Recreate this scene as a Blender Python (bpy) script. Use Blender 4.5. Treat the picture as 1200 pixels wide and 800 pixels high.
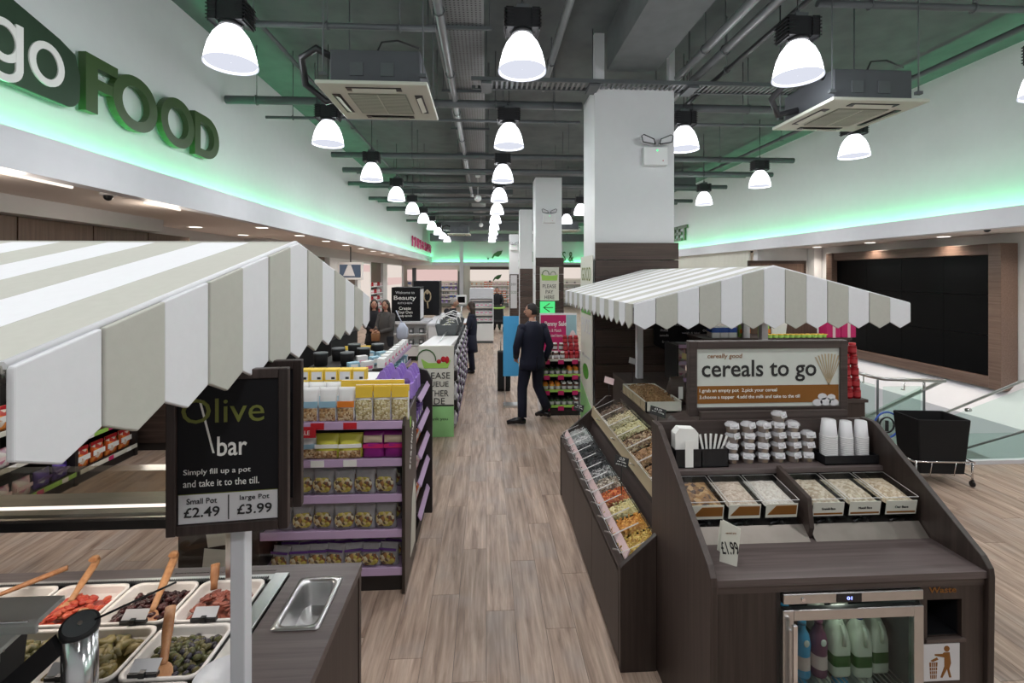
import bpy, bmesh, math, random
from mathutils import Vector, Matrix
R = math.radians
SC = bpy.context.scene
for o in list(bpy.data.objects): bpy.data.objects.remove(o)
COL = SC.collection

# ---------------------------------------------------------------- camera
cam_d = bpy.data.cameras.new('camera'); cam = bpy.data.objects.new('camera', cam_d); COL.objects.link(cam)
cam_d.sensor_width = 36; cam_d.lens = 36*560/1200
cam_d.shift_y = -79/1200
cam.location = (0, 0, 2.2); cam.rotation_euler = (R(90), 0, R(-3.07))
cam_d.clip_start = .05; cam_d.clip_end = 100
SC.camera = cam
# ---------------------------------------------------------------- world, exposure
wd = bpy.data.worlds.new('world'); SC.world = wd; wd.use_nodes = True
bg = wd.node_tree.nodes['Background']; bg.inputs[0].default_value = (.75, .82, .9, 1); bg.inputs[1].default_value = .25
SC.view_settings.view_transform = 'Standard'; SC.view_settings.look = 'None'
SC.view_settings.gamma = 1; SC.view_settings.use_curve_mapping = False
SC.view_settings.exposure = 0.0
LAMP_W, DOWN_W, GREEN_W = 25, 12, 7.5      # pendant, downlight, green cove (per strip metre)
# ---------------------------------------------------------------- lights of the shop
def light(name, typ, loc, power, color=(1,1,1), rot=(0,0,0), **k):
    d = bpy.data.lights.new(name, typ); d.energy = power; d.color = color
    for a, v in k.items(): setattr(d, a, v)
    o = bpy.data.objects.new(name, d); COL.objects.link(o); o.location = loc; o.rotation_euler = rot
    return o
GREEN = (.16, 1, .42)
for (x, y0, y1, tilt, zc) in ((-3.79, -2.5, 33, -14, 3.12), (7.6, -2.5, 33, 14, 2.96)):
    n = 5; L = (y1-y0)/n
    for i in range(n):
        light('cove_light', 'AREA', (x, y0+L*(i+.5), zc), GREEN_W*L, GREEN, (R(180), R(tilt), 0), shape='RECTANGLE', size=.05, size_y=L-.05)
for (x0, x1) in ((-3.6, 7.4),):
    light('cove_light', 'AREA', ((x0+x1)/2, 32.86, 2.9), GREEN_W*(x1-x0), GREEN, (R(180+12), 0, 0), shape='RECTANGLE', size=x1-x0, size_y=.05)
# ---------------------------------------------------------------- materials
MATS = {}
def nodes(m): return m.node_tree.nodes, m.node_tree.links
def newmat(name):
    m = bpy.data.materials.new(name); m.use_nodes = True; MATS[name] = m
    return m, m.node_tree.nodes['Principled BSDF']
def paint(name, c, rough=.5, metal=0, noise=.06, scale=6, bump=0, coat=0, trans=0, alpha=1, ior=1.45, emit=None, es=0, spec=None):
    m, p = newmat(name); N, L = nodes(m)
    p.inputs['Roughness'].default_value = rough; p.inputs['Metallic'].default_value = metal
    p.inputs['IOR'].default_value = ior
    if spec is not None: p.inputs['Specular IOR Level'].default_value = spec
    p.inputs['Transmission Weight'].default_value = trans; p.inputs['Alpha'].default_value = alpha
    if coat: p.inputs['Coat Weight'].default_value = coat
    if emit: p.inputs['Emission Color'].default_value = (*emit, 1); p.inputs['Emission Strength'].default_value = es
    tc = N.new('ShaderNodeTexCoord'); nz = N.new('ShaderNodeTexNoise'); nz.inputs['Scale'].default_value = scale; nz.inputs['Detail'].default_value = 4
    L.new(tc.outputs['Object'], nz.inputs['Vector'])
    mx = N.new('ShaderNodeMix'); mx.data_type = 'RGBA'
    mx.inputs[6].default_value = tuple(max(0, v*(1-noise)) for v in c)+(1,); mx.inputs[7].default_value = tuple(min(1, v*(1+noise)) for v in c)+(1,)
    L.new(nz.outputs['Fac'], mx.inputs[0]); L.new(mx.outputs[2], p.inputs['Base Color'])
    if bump:
        b = N.new('ShaderNodeBump'); b.inputs['Strength'].default_value = bump; b.inputs['Distance'].default_value = .01
        L.new(nz.outputs['Fac'], b.inputs['Height']); L.new(b.outputs[0], p.inputs['Normal'])
    return m
def wood(name, c1, c2, axis=0, rough=.45, s=1.0, stretch=14, bump=.08):
    m, p = newmat(name); N, L = nodes(m)
    tc = N.new('ShaderNodeTexCoord'); mp = N.new('ShaderNodeMapping'); sc = [9*s*stretch/3]*3; sc[axis] = 1.3*s
    mp.inputs['Scale'].default_value = sc; L.new(tc.outputs['Object'], mp.inputs['Vector'])
    n1 = N.new('ShaderNodeTexNoise'); n1.inputs['Scale'].default_value = 1; n1.inputs['Detail'].default_value = 6; n1.inputs['Roughness'].default_value = .65
    L.new(mp.outputs[0], n1.inputs['Vector'])
    oi = N.new('ShaderNodeObjectInfo')
    ad = N.new('ShaderNodeMath'); ad.operation = 'MULTIPLY_ADD'; ad.inputs[1].default_value = .25; ad.inputs[2].default_value = -.12; L.new(oi.outputs['Random'], ad.inputs[0])
    ad2 = N.new('ShaderNodeMath'); ad2.operation = 'ADD'; L.new(n1.outputs['Fac'], ad2.inputs[0]); L.new(ad.outputs[0], ad2.inputs[1])
    cr = N.new('ShaderNodeValToRGB'); cr.color_ramp.elements[0].position = .32; cr.color_ramp.elements[1].position = .72
    cr.color_ramp.elements[0].color = (*c1, 1); cr.color_ramp.elements[1].color = (*c2, 1)
    L.new(ad2.outputs[0], cr.inputs[0]); L.new(cr.outputs[0], p.inputs['Base Color'])
    p.inputs['Roughness'].default_value = rough
    b = N.new('ShaderNodeBump'); b.inputs['Strength'].default_value = bump; b.inputs['Distance'].default_value = .004
    L.new(n1.outputs['Fac'], b.inputs['Height']); L.new(b.outputs[0], p.inputs['Normal'])
    return m
def grains(name, cols, scale=60, rough=.6, bump=.6, dark=.5):
    """loose food: voronoi cells, each its own colour out of cols"""
    m, p = newmat(name); N, L = nodes(m)
    tc = N.new('ShaderNodeTexCoord'); vo = N.new('ShaderNodeTexVoronoi'); vo.inputs['Scale'].default_value = scale
    L.new(tc.outputs['Object'], vo.inputs['Vector'])
    cr = N.new('ShaderNodeValToRGB'); cr.color_ramp.interpolation = 'CONSTANT'
    e = cr.color_ramp.elements
    while len(e) < len(cols): e.new(.5)
    for i, c in enumerate(cols): e[i].position = i/len(cols); e[i].color = (*c, 1)
    sx = N.new('ShaderNodeSeparateColor'); L.new(vo.outputs['Color'], sx.inputs[0]); L.new(sx.outputs[0], cr.inputs[0])
    L.new(cr.outputs[0], p.inputs['Base Color'])
    p.inputs['Roughness'].default_value = rough
    b = N.new('ShaderNodeBump'); b.inputs['Strength'].default_value = bump; b.inputs['Distance'].default_value = .01; b.invert = True
    L.new(vo.outputs['Distance'], b.inputs['Height']); L.new(b.outputs[0], p.inputs['Normal'])
    return m
def emis(name, c, s):
    m = bpy.data.materials.new(name); m.use_nodes = True; N, L = nodes(m); MATS[name] = m
    N.remove(N['Principled BSDF']); e = N.new('ShaderNodeEmission'); e.inputs[0].default_value = (*c, 1); e.inputs[1].default_value = s
    L.new(e.outputs[0], N['Material Output'].inputs[0]); return m
def glass(name, c=(1,1,1), alpha=.1, rough=.03):
    m = bpy.data.materials.new(name); m.use_nodes = True; N, L = nodes(m); MATS[name] = m
    N.remove(N['Principled BSDF'])
    t = N.new('ShaderNodeBsdfTransparent'); t.inputs[0].default_value = (*c, 1)
    g = N.new('ShaderNodeBsdfGlossy'); g.inputs['Roughness'].default_value = rough; g.inputs[0].default_value = (.9, .95, .95, 1)
    f = N.new('ShaderNodeLayerWeight'); f.inputs[0].default_value = .12; ge = N.new('ShaderNodeNewGeometry')
    a0 = N.new('ShaderNodeMath'); a0.operation = 'ADD'; a0.inputs[1].default_value = alpha*.12; L.new(f.outputs['Fresnel'], a0.inputs[0])
    iv = N.new('ShaderNodeMath'); iv.operation = 'SUBTRACT'; iv.inputs[0].default_value = 1; L.new(ge.outputs['Backfacing'], iv.inputs[1])
    a = N.new('ShaderNodeMath'); a.operation = 'MULTIPLY'; L.new(a0.outputs[0], a.inputs[0]); L.new(iv.outputs[0], a.inputs[1])
    mx = N.new('ShaderNodeMixShader'); L.new(a.outputs[0], mx.inputs[0]); L.new(t.outputs[0], mx.inputs[1]); L.new(g.outputs[0], mx.inputs[2])
    L.new(mx.outputs[0], N['Material Output'].inputs[0]); return m
def plankmat():
    m, p = newmat('floor_wood'); N, L = nodes(m)
    tc = N.new('ShaderNodeTexCoord'); oi = N.new('ShaderNodeObjectInfo'); ge = N.new('ShaderNodeNewGeometry')
    rs = N.new('ShaderNodeMath'); rs.operation = 'ADD'; L.new(oi.outputs['Random'], rs.inputs[0]); L.new(ge.outputs['Random Per Island'], rs.inputs[1])
    fr = N.new('ShaderNodeMath'); fr.operation = 'FRACT'; L.new(rs.outputs[0], fr.inputs[0])
    cb = N.new('ShaderNodeCombineXYZ'); ml = N.new('ShaderNodeMath'); ml.operation = 'MULTIPLY'; ml.inputs[1].default_value = 37; L.new(fr.outputs[0], ml.inputs[0])
    L.new(ml.outputs[0], cb.inputs[0]); L.new(ml.outputs[0], cb.inputs[1]); L.new(ml.outputs[0], cb.inputs[2])
    va = N.new('ShaderNodeVectorMath'); va.operation = 'ADD'; L.new(tc.outputs['Object'], va.inputs[0]); L.new(cb.outputs[0], va.inputs[1])
    mp = N.new('ShaderNodeMapping'); mp.inputs['Scale'].default_value = (13, 1.1, 1); L.new(va.outputs[0], mp.inputs['Vector'])
    n1 = N.new('ShaderNodeTexNoise'); n1.inputs['Scale'].default_value = 1.4; n1.inputs['Detail'].default_value = 8; n1.inputs['Roughness'].default_value = .62; n1.inputs['Distortion'].default_value = .5
    L.new(mp.outputs[0], n1.inputs['Vector'])
    n2 = N.new('ShaderNodeTexNoise'); n2.inputs['Scale'].default_value = 2.2; n2.inputs['Detail'].default_value = 3; L.new(va.outputs[0], n2.inputs['Vector'])
    mp3 = N.new('ShaderNodeMapping'); mp3.inputs['Scale'].default_value = (70, 3, 1); L.new(va.outputs[0], mp3.inputs['Vector'])
    n3 = N.new('ShaderNodeTexNoise'); n3.inputs['Scale'].default_value = 1; n3.inputs['Detail'].default_value = 3; L.new(mp3.outputs[0], n3.inputs['Vector'])
    cr = N.new('ShaderNodeValToRGB'); e = cr.color_ramp.elements
    e[0].position = .3; e[0].color = (.22, .15, .115, 1); e[1].position = .72; e[1].color = (.58, .455, .37, 1)
    k = e.new(.5); k.color = (.42, .31, .24, 1)
    L.new(n1.outputs['Fac'], cr.inputs[0])
    mx = N.new('ShaderNodeMix'); mx.data_type = 'RGBA'; mx.inputs[7].default_value = (.40, .355, .33, 1)
    r2 = N.new('ShaderNodeMapRange'); r2.inputs[1].default_value = .5; r2.inputs[2].default_value = .75; r2.inputs[4].default_value = .55
    L.new(n2.outputs['Fac'], r2.inputs[0]); L.new(r2.outputs[0], mx.inputs[0]); L.new(cr.outputs[0], mx.inputs[6])
    hs = N.new('ShaderNodeHueSaturation'); rv = N.new('ShaderNodeMapRange'); rv.inputs[3].default_value = .88; rv.inputs[4].default_value = 1.1
    L.new(fr.outputs[0], rv.inputs[0]); L.new(rv.outputs[0], hs.inputs['Value'])
    L.new(mx.outputs[2], hs.inputs['Color'])
    m2 = N.new('ShaderNodeMix'); m2.data_type = 'RGBA'; m2.blend_type = 'MULTIPLY'; m2.inputs[0].default_value = 1
    r3 = N.new('ShaderNodeMapRange'); r3.inputs[1].default_value = .3; r3.inputs[2].default_value = .7; r3.inputs[3].default_value = .82; r3.inputs[4].default_value = 1.1
    L.new(n3.outputs['Fac'], r3.inputs[0]); L.new(hs.outputs[0], m2.inputs[6]); L.new(r3.outputs[0], m2.inputs[7])
    L.new(m2.outputs[2], p.inputs['Base Color'])
    p.inputs['Roughness'].default_value = .42; p.inputs['Specular IOR Level'].default_value = .35
    b = N.new('ShaderNodeBump'); b.inputs['Strength'].default_value = .12; b.inputs['Distance'].default_value = .004; L.new(n3.outputs['Fac'], b.inputs['Height']); L.new(b.outputs[0], p.inputs['Normal'])
    return m
def printed(name, cols, scale=22, rough=.3):
    m = grains(name, cols, scale, rough, .15); return m
FLOORM = plankmat()
G = MATS
paint('white_paint', (.74,.75,.76), .55, noise=.03); paint('lip_paint', (.7,.71,.75), .4, noise=.04)
paint('soffit_paint', (.72,.65,.6), .7, noise=.03); paint('grey_wall', (.55,.55,.56), .7, noise=.04)
paint('ceiling_paint', (.12,.135,.135), .9, noise=.35, scale=3, bump=.3); paint('beam_paint', (.16,.17,.175), .9, noise=.2, scale=5, bump=.4)
paint('service_grey', (.10,.11,.115), .5, noise=.15); paint('pipe_grey', (.25,.26,.27), .35, metal=.3, noise=.15); paint('galv', (.22,.23,.24), .4, metal=.6, noise=.2)
paint('black_metal', (.02,.02,.022), .4, noise=.1); paint('black_plastic', (.012,.012,.014), .3, noise=.1); paint('soft_black', (.007,.007,.008), .8, noise=.2)
paint('ac_white', (.62,.63,.55), .45, noise=.03); paint('ac_grille', (.27,.29,.24), .6, noise=.08); paint('ac_body', (.085,.09,.1), .55, noise=.1)
paint('slat_steel', (.6,.6,.58), .35, metal=.4, noise=.1, scale=15); paint('guard_steel', (.30,.28,.25), .25, metal=.5, noise=.35, scale=4); paint('chrome', (.75,.75,.76), .16, metal=1, noise=.03); paint('steel', (.58,.58,.58), .28, metal=1, noise=.08, scale=20); paint('dark_steel', (.2,.2,.2), .3, metal=.9)
paint('awn_white', (.72,.73,.76), .75, noise=.03, scale=40, bump=.05); paint('awn_grey', (.47,.47,.425), .8, noise=.05, scale=40, bump=.05)
wood('lam_x', (.036,.026,.023), (.08,.06,.054), 0); wood('lam_y', (.036,.026,.023), (.08,.06,.054), 1); wood('lam_z', (.028,.019,.016), (.062,.044,.038), 2)
wood('top_x', (.08,.062,.06), (.15,.122,.118), 0, rough=.4)
wood('clad', (.03,.018,.014), (.09,.06,.048), 0, rough=.55, bump=.3); wood('clad_y', (.03,.018,.014), (.09,.06,.048), 1, rough=.55, bump=.3)
wood('sign_frame', (.022,.014,.012), (.06,.042,.038), 2, rough=.4); wood('panel_brown', (.085,.05,.035), (.15,.095,.07), 2, rough=.5); wood('board_frame', (.10,.06,.045), (.2,.135,.105), 1, rough=.35)
wood('spoon_wood', (.32,.13,.05), (.52,.27,.12), 2, rough=.5)
paint('dark_endpanel', (.035,.027,.022), .35, noise=.1); paint('shelf_black', (.02,.017,.016), .5)
paint('lilac', (.52,.38,.58), .45, noise=.03); paint('lime', (.35,.62,.12), .45); paint('green_sign', (.08,.33,.035), .45, noise=.05); paint('green_dk', (.03,.12,.02), .4, noise=.1)
paint('letter_green', (.05,.10,.03), .4, noise=.1); paint('leaf_panel', (.05,.09,.055), .35, metal=.4, noise=.25, scale=3)
paint('white_plastic', (.8,.8,.8), .35, noise=.02); paint('cream', (.68,.68,.6), .5, noise=.03); paint('cream_pan', (.8,.76,.72), .3, noise=.03, coat=.3); paint('print_black', (.02,.02,.02), .6)
paint('print_white', (.85,.85,.82), .6); paint('print_olive', (.17,.19,.04), .6); paint('sign_black', (.012,.012,.014), .45, spec=.2); paint('print_grey', (.62,.62,.64), .6)
paint('magenta', (.55,.02,.14), .5); paint('red', (.5,.02,.03), .4); paint('pink', (.75,.2,.35), .5); paint('orange', (.75,.22,.03), .5); paint('yellow', (.8,.55,.06), .5); paint('blue', (.03,.1,.45), .4); paint('sky_blue', (.08,.4,.75), .4, trans=0)
paint('purple', (.35,.22,.62), .45); paint('deep_purple', (.1,.04,.2), .4); paint('print_brown', (.22,.085,.012), .55); paint('pale_blue', (.3,.5,.62), .5); paint('pale_pink', (.8,.6,.6), .5); paint('lt_green', (.3,.62,.25), .5)
glass('clear_glass', (1,1,1), .25); glass('green_glass', (.88,.95,.925), .3, .02); glass('acrylic', (.96,.97,.97), .35, .1); glass('guard_glass', (.72,.69,.62), 1.2, .12); glass('fridge_glass', (.75,.8,.78), .2, .04)
paint('frosted', (.8,.8,.82), .35, noise=.03, alpha=.75); paint('lid_clear', (.75,.75,.78), .15, noise=.05, alpha=.42); paint('pack_clear', (.6,.6,.62), .18, noise=.2, scale=25, bump=.5, alpha=.45)
paint('milk', (.75,.78,.68), .4, noise=.03); paint('card', (.42,.3,.16), .7); paint('pale_wood', (.42,.34,.22), .5, noise=.1); paint('video_black', (.003,.0035,.004), .3, spec=.12)
emis('shade_glow', (.93,.95,1), 3.2); emis('lens_glow', (.82,.85,.97), .9); emis('down_glow', (1,.93,.84), 3.5); emis('tube_glow', (1,.9,.8), 1.3)
emis('warm_box', (1,.88,.8), .8); emis('pink_box', (1,.72,.68), .75); emis('tv_glow', (.16,.2,.27), .5); emis('blue_led', (.25,.3,1), 4); emis('exit_green', (.1,.8,.25), 1.0); emis('shelf_glow', (1,.85,.75), .9); emis('led_green', (.1,1,.3), 2)
SKIN = paint('skin', (.5,.27,.19), .5, noise=.05); paint('hair_black', (.012,.01,.01), .6); paint('hair_dark', (.03,.017,.012), .6); paint('hair_grey', (.32,.3,.28), .8)
paint('navy', (.006,.008,.024), .8, noise=.15, scale=30); paint('dark_cloth', (.012,.012,.016), .85, noise=.2, scale=30); paint('grey_coat', (.075,.07,.068), .9, noise=.2, scale=30); paint('shoe', (.008,.008,.01), .25); paint('bag_white', (.55,.6,.72), .7); paint('bag_tan', (.35,.17,.08), .5)
# ---------------------------------------------------------------- mesh builder
class B:
    def __init__(s): s.v = []; s.f = []; s.m = []; s.mi = 0; s.smooth = set()
    def add(s, vs, fs, sm=False):
        n = len(s.v); s.v += [tuple(v) for v in vs]
        for f in fs:
            if sm: s.smooth.add(len(s.f))
            s.f.append([i+n for i in f]); s.m.append(s.mi)
        return s
    def box(s, a, b):
        (x0,y0,z0),(x1,y1,z1) = a, b
        if x0 > x1: x0, x1 = x1, x0
        if y0 > y1: y0, y1 = y1, y0
        if z0 > z1: z0, z1 = z1, z0
        return s.add([(x0,y0,z0),(x1,y0,z0),(x1,y1,z0),(x0,y1,z0),(x0,y0,z1),(x1,y0,z1),(x1,y1,z1),(x0,y1,z1)],
              [(0,3,2,1),(4,5,6,7),(0,1,5,4),(1,2,6,5),(2,3,7,6),(3,0,4,7)])
    def cbox(s, c, sz): return s.box([c[i]-sz[i]/2 for i in range(3)], [c[i]+sz[i]/2 for i in range(3)])
    def mbox(s, M, sz, c=(0,0,0)):
        b = B().cbox(c, sz); return s.add([M @ Vector(v) for v in b.v], b.f)
    def prism(s, pts, axis, a0, a1):
        """polygon pts extruded along axis from a0 to a1; for axis 0 pts=(y,z), 1 pts=(x,z), 2 pts=(x,y)"""
        def P(p, a): return (a, p[0], p[1]) if axis == 0 else ((p[0], a, p[1]) if axis == 1 else (p[0], p[1], a))
        n = len(pts); vs = [P(p, a0) for p in pts]+[P(p, a1) for p in pts]
        ar = sum(pts[i][0]*pts[(i+1)%n][1]-pts[(i+1)%n][0]*pts[i][1] for i in range(n))
        fl = (ar > 0) ^ (axis == 1) ^ (a1 < a0)
        fs = [tuple(range(n))[::-1] if fl else tuple(range(n)), tuple(range(n, 2*n)) if fl else tuple(range(n, 2*n))[::-1]]
        for i in range(n):
            j = (i+1) % n; q = (i, j, j+n, i+n); fs.append(q if fl else q[::-1])
        return s.add(vs, fs)
    def rings(s, rs, cap=True, close=True, sm=True):
        n = len(rs[0]); vs = [p for r in rs for p in r]; fs = []
        for k in range(len(rs)-1):
            for i in range(n if close else n-1):
                j = (i+1) % n; fs.append((k*n+i, k*n+j, (k+1)*n+j, (k+1)*n+i))
        s.add(vs, fs, sm)
        if cap: 
            m0 = len(s.v)-len(vs)
            s.f.append([m0+i for i in range(n)][::-1]); s.m.append(s.mi); s.f.append([m0+(len(rs)-1)*n+i for i in range(n)]); s.m.append(s.mi)
        return s
    def lathe(s, prof, c=(0,0,0), n=20, cap=True, ax='z'):
        rs = []
        for r, z in prof:
            ring = []
            for i in range(n):
                a = 2*math.pi*i/n; x, y = r*math.cos(a), r*math.sin(a)
                ring.append((c[0]+x, c[1]+y, c[2]+z) if ax == 'z' else ((c[0]+z, c[1]+x, c[2]+y) if ax == 'x' else (c[0]+y, c[1]+z, c[2]+x)))
            rs.append(ring)
        return s.rings(rs, cap)
    def cyl(s, c, r, h, n=16, ax='z'): return s.lathe([(r,0),(r,h)], c, n, True, ax)
    def tube(s, pts, r, n=8, cap=True):
        pts = [Vector(p) for p in pts]; rr = r if isinstance(r, (list, tuple)) else [r]*len(pts)
        rs = []; up = Vector((0,0,1)); pr = None
        for i, p in enumerate(pts):
            t = (pts[min(i+1, len(pts)-1)]-pts[max(i-1, 0)]).normalized()
            if pr is None:
                u = t.cross(up); 
                if u.length < .1: u = t.cross(Vector((1,0,0)))
            else: u = pr-t*pr.dot(t)
            u.normalize(); pr = u; w_ = u.cross(t)
            rs.append([tuple(p+(u*math.cos(2*math.pi*k/n)+w_*math.sin(2*math.pi*k/n))*rr[i]) for k in range(n)])
        return s.rings(rs, cap)
    def ell(s, c, rx, ry, rz, n=12, m=8):
        rs = []
        for k in range(m+1):
            a = -math.pi/2+math.pi*k/m; q = max(math.cos(a), .02)
            rs.append([(c[0]+rx*q*math.cos(2*math.pi*i/n), c[1]+ry*q*math.sin(2*math.pi*i/n), c[2]+rz*math.sin(a)) for i in range(n)])
        return s.rings(rs, True)
    def grid(s, fn, nu, nv, sm=True, thick=None):
        vs = [fn(i/nu, j/nv) for j in range(nv+1) for i in range(nu+1)]
        fs = [(j*(nu+1)+i, j*(nu+1)+i+1, (j+1)*(nu+1)+i+1, (j+1)*(nu+1)+i) for j in range(nv) for i in range(nu)]
        return s.add(vs, fs, sm)
    def xf(s, M):
        s.v = [tuple(M @ Vector(v)) for v in s.v]; return s
    def mesh(s, name, mats):
        me = bpy.data.meshes.new(name); me.from_pydata(s.v, [], s.f)
        for m in (mats if isinstance(mats, (list, tuple)) else [mats]): me.materials.append(G[m] if isinstance(m, str) else m)
        for i, p in enumerate(me.polygons):
            p.material_index = s.m[i]
            if i in s.smooth: p.use_smooth = True
        me.validate(); me.update()
        return me
def put(name, me, parent=None, loc=(0,0,0), rot=(0,0,0), bev=0, solid=0):
    o = bpy.data.objects.new(name, me); COL.objects.link(o); o.location = loc; o.rotation_euler = rot
    if parent: o.parent = parent
    if solid: q = o.modifiers.new('s', 'SOLIDIFY'); q.thickness = solid
    if bev: q = o.modifiers.new('b', 'BEVEL'); q.width = bev; q.segments = 2; q.limit_method = 'ANGLE'
    return o
def obj(name, b, mats, parent=None, loc=(0,0,0), rot=(0,0,0), bev=0, label=None, solid=0):
    o = put(name, b.mesh(name, mats), parent, loc, rot, bev, solid)
    if label: o['label'] = label
    return o
def tag(o, label, cat, group=None):
    o['label'] = label; o['category'] = cat
    if group: o['group'] = group
    return o
def thing(name, label, cat, loc=(0,0,0), rz=0, group=None):
    o = bpy.data.objects.new(name, None); COL.objects.link(o); o.empty_display_size = .1
    o.location = loc; o.rotation_euler = (0,0,rz); return tag(o, label, cat, group)
def struct(name, b, mats, parent=None, loc=(0,0,0), bev=0):
    o = obj(name, b, mats, parent, loc, bev=bev)
    if not parent: o['kind'] = 'structure'
    return o
KIDS = {}
def dup(root, loc, rz=0, label=None, group=None, scale=None):
    def cp(o, par):
        c = o.copy(); COL.objects.link(c)
        if par: c.parent = par
        for ch in o.children: cp(ch, c)
        return c
    r = cp(root, None); r.location = loc; r.rotation_euler = (0,0,rz)
    if label: r['label'] = label
    if group: r['group'] = group
    if scale: r.scale = scale
    return r
def text_mesh(body, w=None, h=None, depth=.0015, bold=0, mat='print_black', shear=0, space=1, line=1, res=3):
    c = bpy.data.curves.new('t', 'FONT'); c.body = body; c.align_x = 'CENTER'; c.offset = bold; c.shear = shear
    c.extrude = 0; c.space_character = space; c.space_line = line; c.resolution_u = res
    o = bpy.data.objects.new('t', c); COL.objects.link(o)
    dg = bpy.context.evaluated_depsgraph_get(); dg.update()
    me = bpy.data.meshes.new_from_object(o.evaluated_get(dg)); bpy.data.objects.remove(o); bpy.data.curves.remove(c)
    xs = [v.co.x for v in me.vertices]; ys = [v.co.y for v in me.vertices]
    cx, cy = (min(xs)+max(xs))/2, (min(ys)+max(ys))/2; W, Hh = max(xs)-min(xs), max(ys)-min(ys)
    sx = w/W if w else None; sy = h/Hh if h else None
    if sx is None: sx = sy
    if sy is None: sy = sx
    bm = bmesh.new(); bm.from_mesh(me)
    for v in bm.verts: v.co.x = (v.co.x-cx)*sx; v.co.y = (v.co.y-cy)*sy; v.co.z = 0
    if depth:
        r = bmesh.ops.extrude_face_region(bm, geom=bm.faces[:])
        for v in [e for e in r['geom'] if isinstance(e, bmesh.types.BMVert)]: v.co.z += depth
        bmesh.ops.recalc_face_normals(bm, faces=bm.faces)
    for f in bm.faces: f.smooth = False
    bm.to_mesh(me); bm.free(); me.materials.clear(); me.materials.append(G[mat]); me.name = 'lettering'
    return me
FACE = {'-y': (R(90),0,0), '+x': (R(90),0,R(90)), '-x': (R(90),0,R(-90)), 'up': (0,0,0)}
def text(body, pos, w=None, h=None, face='-y', mat='print_black', parent=None, depth=.0015, bold=0, name='lettering', **k):
    rot = FACE[face] if isinstance(face, str) else face
    return put(name, text_mesh(body, w, h, depth, bold, mat, **k), parent, pos, rot)
ORD = ['first','second','third','fourth','fifth','sixth','seventh','eighth','ninth','tenth','eleventh','twelfth','thirteenth','fourteenth','fifteenth','sixteenth']
rnd = random.Random(7)
# ================================================================ ROOM
Y0, Y1, CZ = -3.0, 33.0, 5.55
SW = (5.3, 5.28, 9.4, 13.1)     # stairwell opening
fl = struct('floor', B().box((-6.4, Y0, -.1), (SW[0], Y1, -.005)).box((SW[0], Y0, -.1), (9.6, SW[1], -.005)).box((SW[0], SW[3], -.1), (9.6, Y1, -.005)), 'shelf_black')
struct('floor.001', B().box((5.2, 5.2, -3.1), (9.5, 13.2, -3.0)), 'soffit_paint')
struct('trim_7', B().box((5.26, 5.28, -3), (5.3, 13.1, 0)).box((5.3, 5.26, -3), (9.4, 5.28, 0)), 'grey_wall')
# planks: the nearest in view as objects, the rest joined
PW, PL = .185, 1.25
pk = B().box((-PW/2+.0012, -PL/2+.0015, -.0045), (PW/2-.0012, PL/2-.0015, 0)).mesh('plank', FLOORM)
cells = []; sp_planks = []
ix0 = int(-6.3/PW)
for i in range(ix0, int(9.4/PW)):
    off = (i*0.43) % 1*PL
    for j in range(-3, 28):
        x = (i+.5)*PW; y = j*PL+off
        if y > Y1-.7 or y < Y0+.7: continue
        if x > SW[0]-.08 and y+PL/2 > SW[1]-.03 and y-PL/2 < SW[3]:
            if y-PL/2 < SW[1]: sp_planks.append((x, y-PL/2, SW[1]-.03))
            continue
        vis = y > 1.2 and abs(x) < 1.15*y and not (x > .7 and y < 2.7 and x < 2.4) and not (x < -.5 and y < 2.4)
        cells.append((math.hypot(x, y) if vis else 99+abs(y), x, y))
cells.sort()
for d, x, y in cells[:295]: put('plank', pk, fl, (x, y, 0))
ps = B()
for d, x, y in cells[295:]: ps.cbox((x, y, -.00225), (PW-.0024, PL-.003, .0045))
for x, a, b_ in sp_planks:
    if b_ > a+.02: ps.box((x-PW/2+.0012, a, -.0045), (x+PW/2-.0012, b_, 0))
o = obj('plank_field', ps, FLOORM, fl); o['kind'] = 'stuff'
struct('ceiling', B().box((-6.4, Y0, CZ), (9.6, Y1, CZ+.1)), 'ceiling_paint')
# left upper wall, lip, soffit, bulkhead and lower wall
struct('wall_left', B().box((-3.95, Y0, 3.05), (-3.85, Y1, CZ)), 'white_paint')
struct('trim_1', B().box((-3.72, Y0, 3.02), (-3.70, Y1, 3.35)).box((-3.85, Y0, 3.02), (-3.72, Y1, 3.06)), 'lip_paint')
struct('ceiling.001', B().box((-6.3, Y0, 3.07), (-3.86, Y1, 3.13)), 'soffit_paint')
struct('trim_2', B().box((-5.44, 2, 2.87), (-5.2, 8.0, 3.07)), 'grey_wall')
wl = struct('wall_left.001', B().box((-6.3, Y0, 0), (-5.45, 8.0, 3.07)), 'shelf_black')
for k in range(6):
    obj('panel', B().box((-5.45, 2.62+k*1.07, .02), (-5.41, 3.67+k*1.07, 2.865)), 'panel_brown', wl)
struct('wall_left.002', B().box((-6.3, 8.0, 0), (-5.9, Y1, 3.07)), 'grey_wall')
# right upper wall, lip, soffit, lower wall
struct('wall_right', B().box((7.7, Y0, 2.93), (7.8, Y1, CZ)), 'white_paint')
struct('trim_3', B().box((7.50, Y0, 2.88), (7.52, Y1, 3.17)).box((7.52, Y0, 2.88), (7.7, Y1, 2.92)), 'lip_paint')
struct('ceiling.002', B().box((7.7, Y0, 2.935), (9.6, Y1, 2.99)), 'soffit_paint')
struct('wall_right.001', B().box((9.4, Y0, -3.0), (9.5, Y1, 2.99)), 'white_paint')
struct('wall_back', B().box((-6.4, Y0-.1, 0), (9.6, Y0, CZ)), 'grey_wall')
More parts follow.
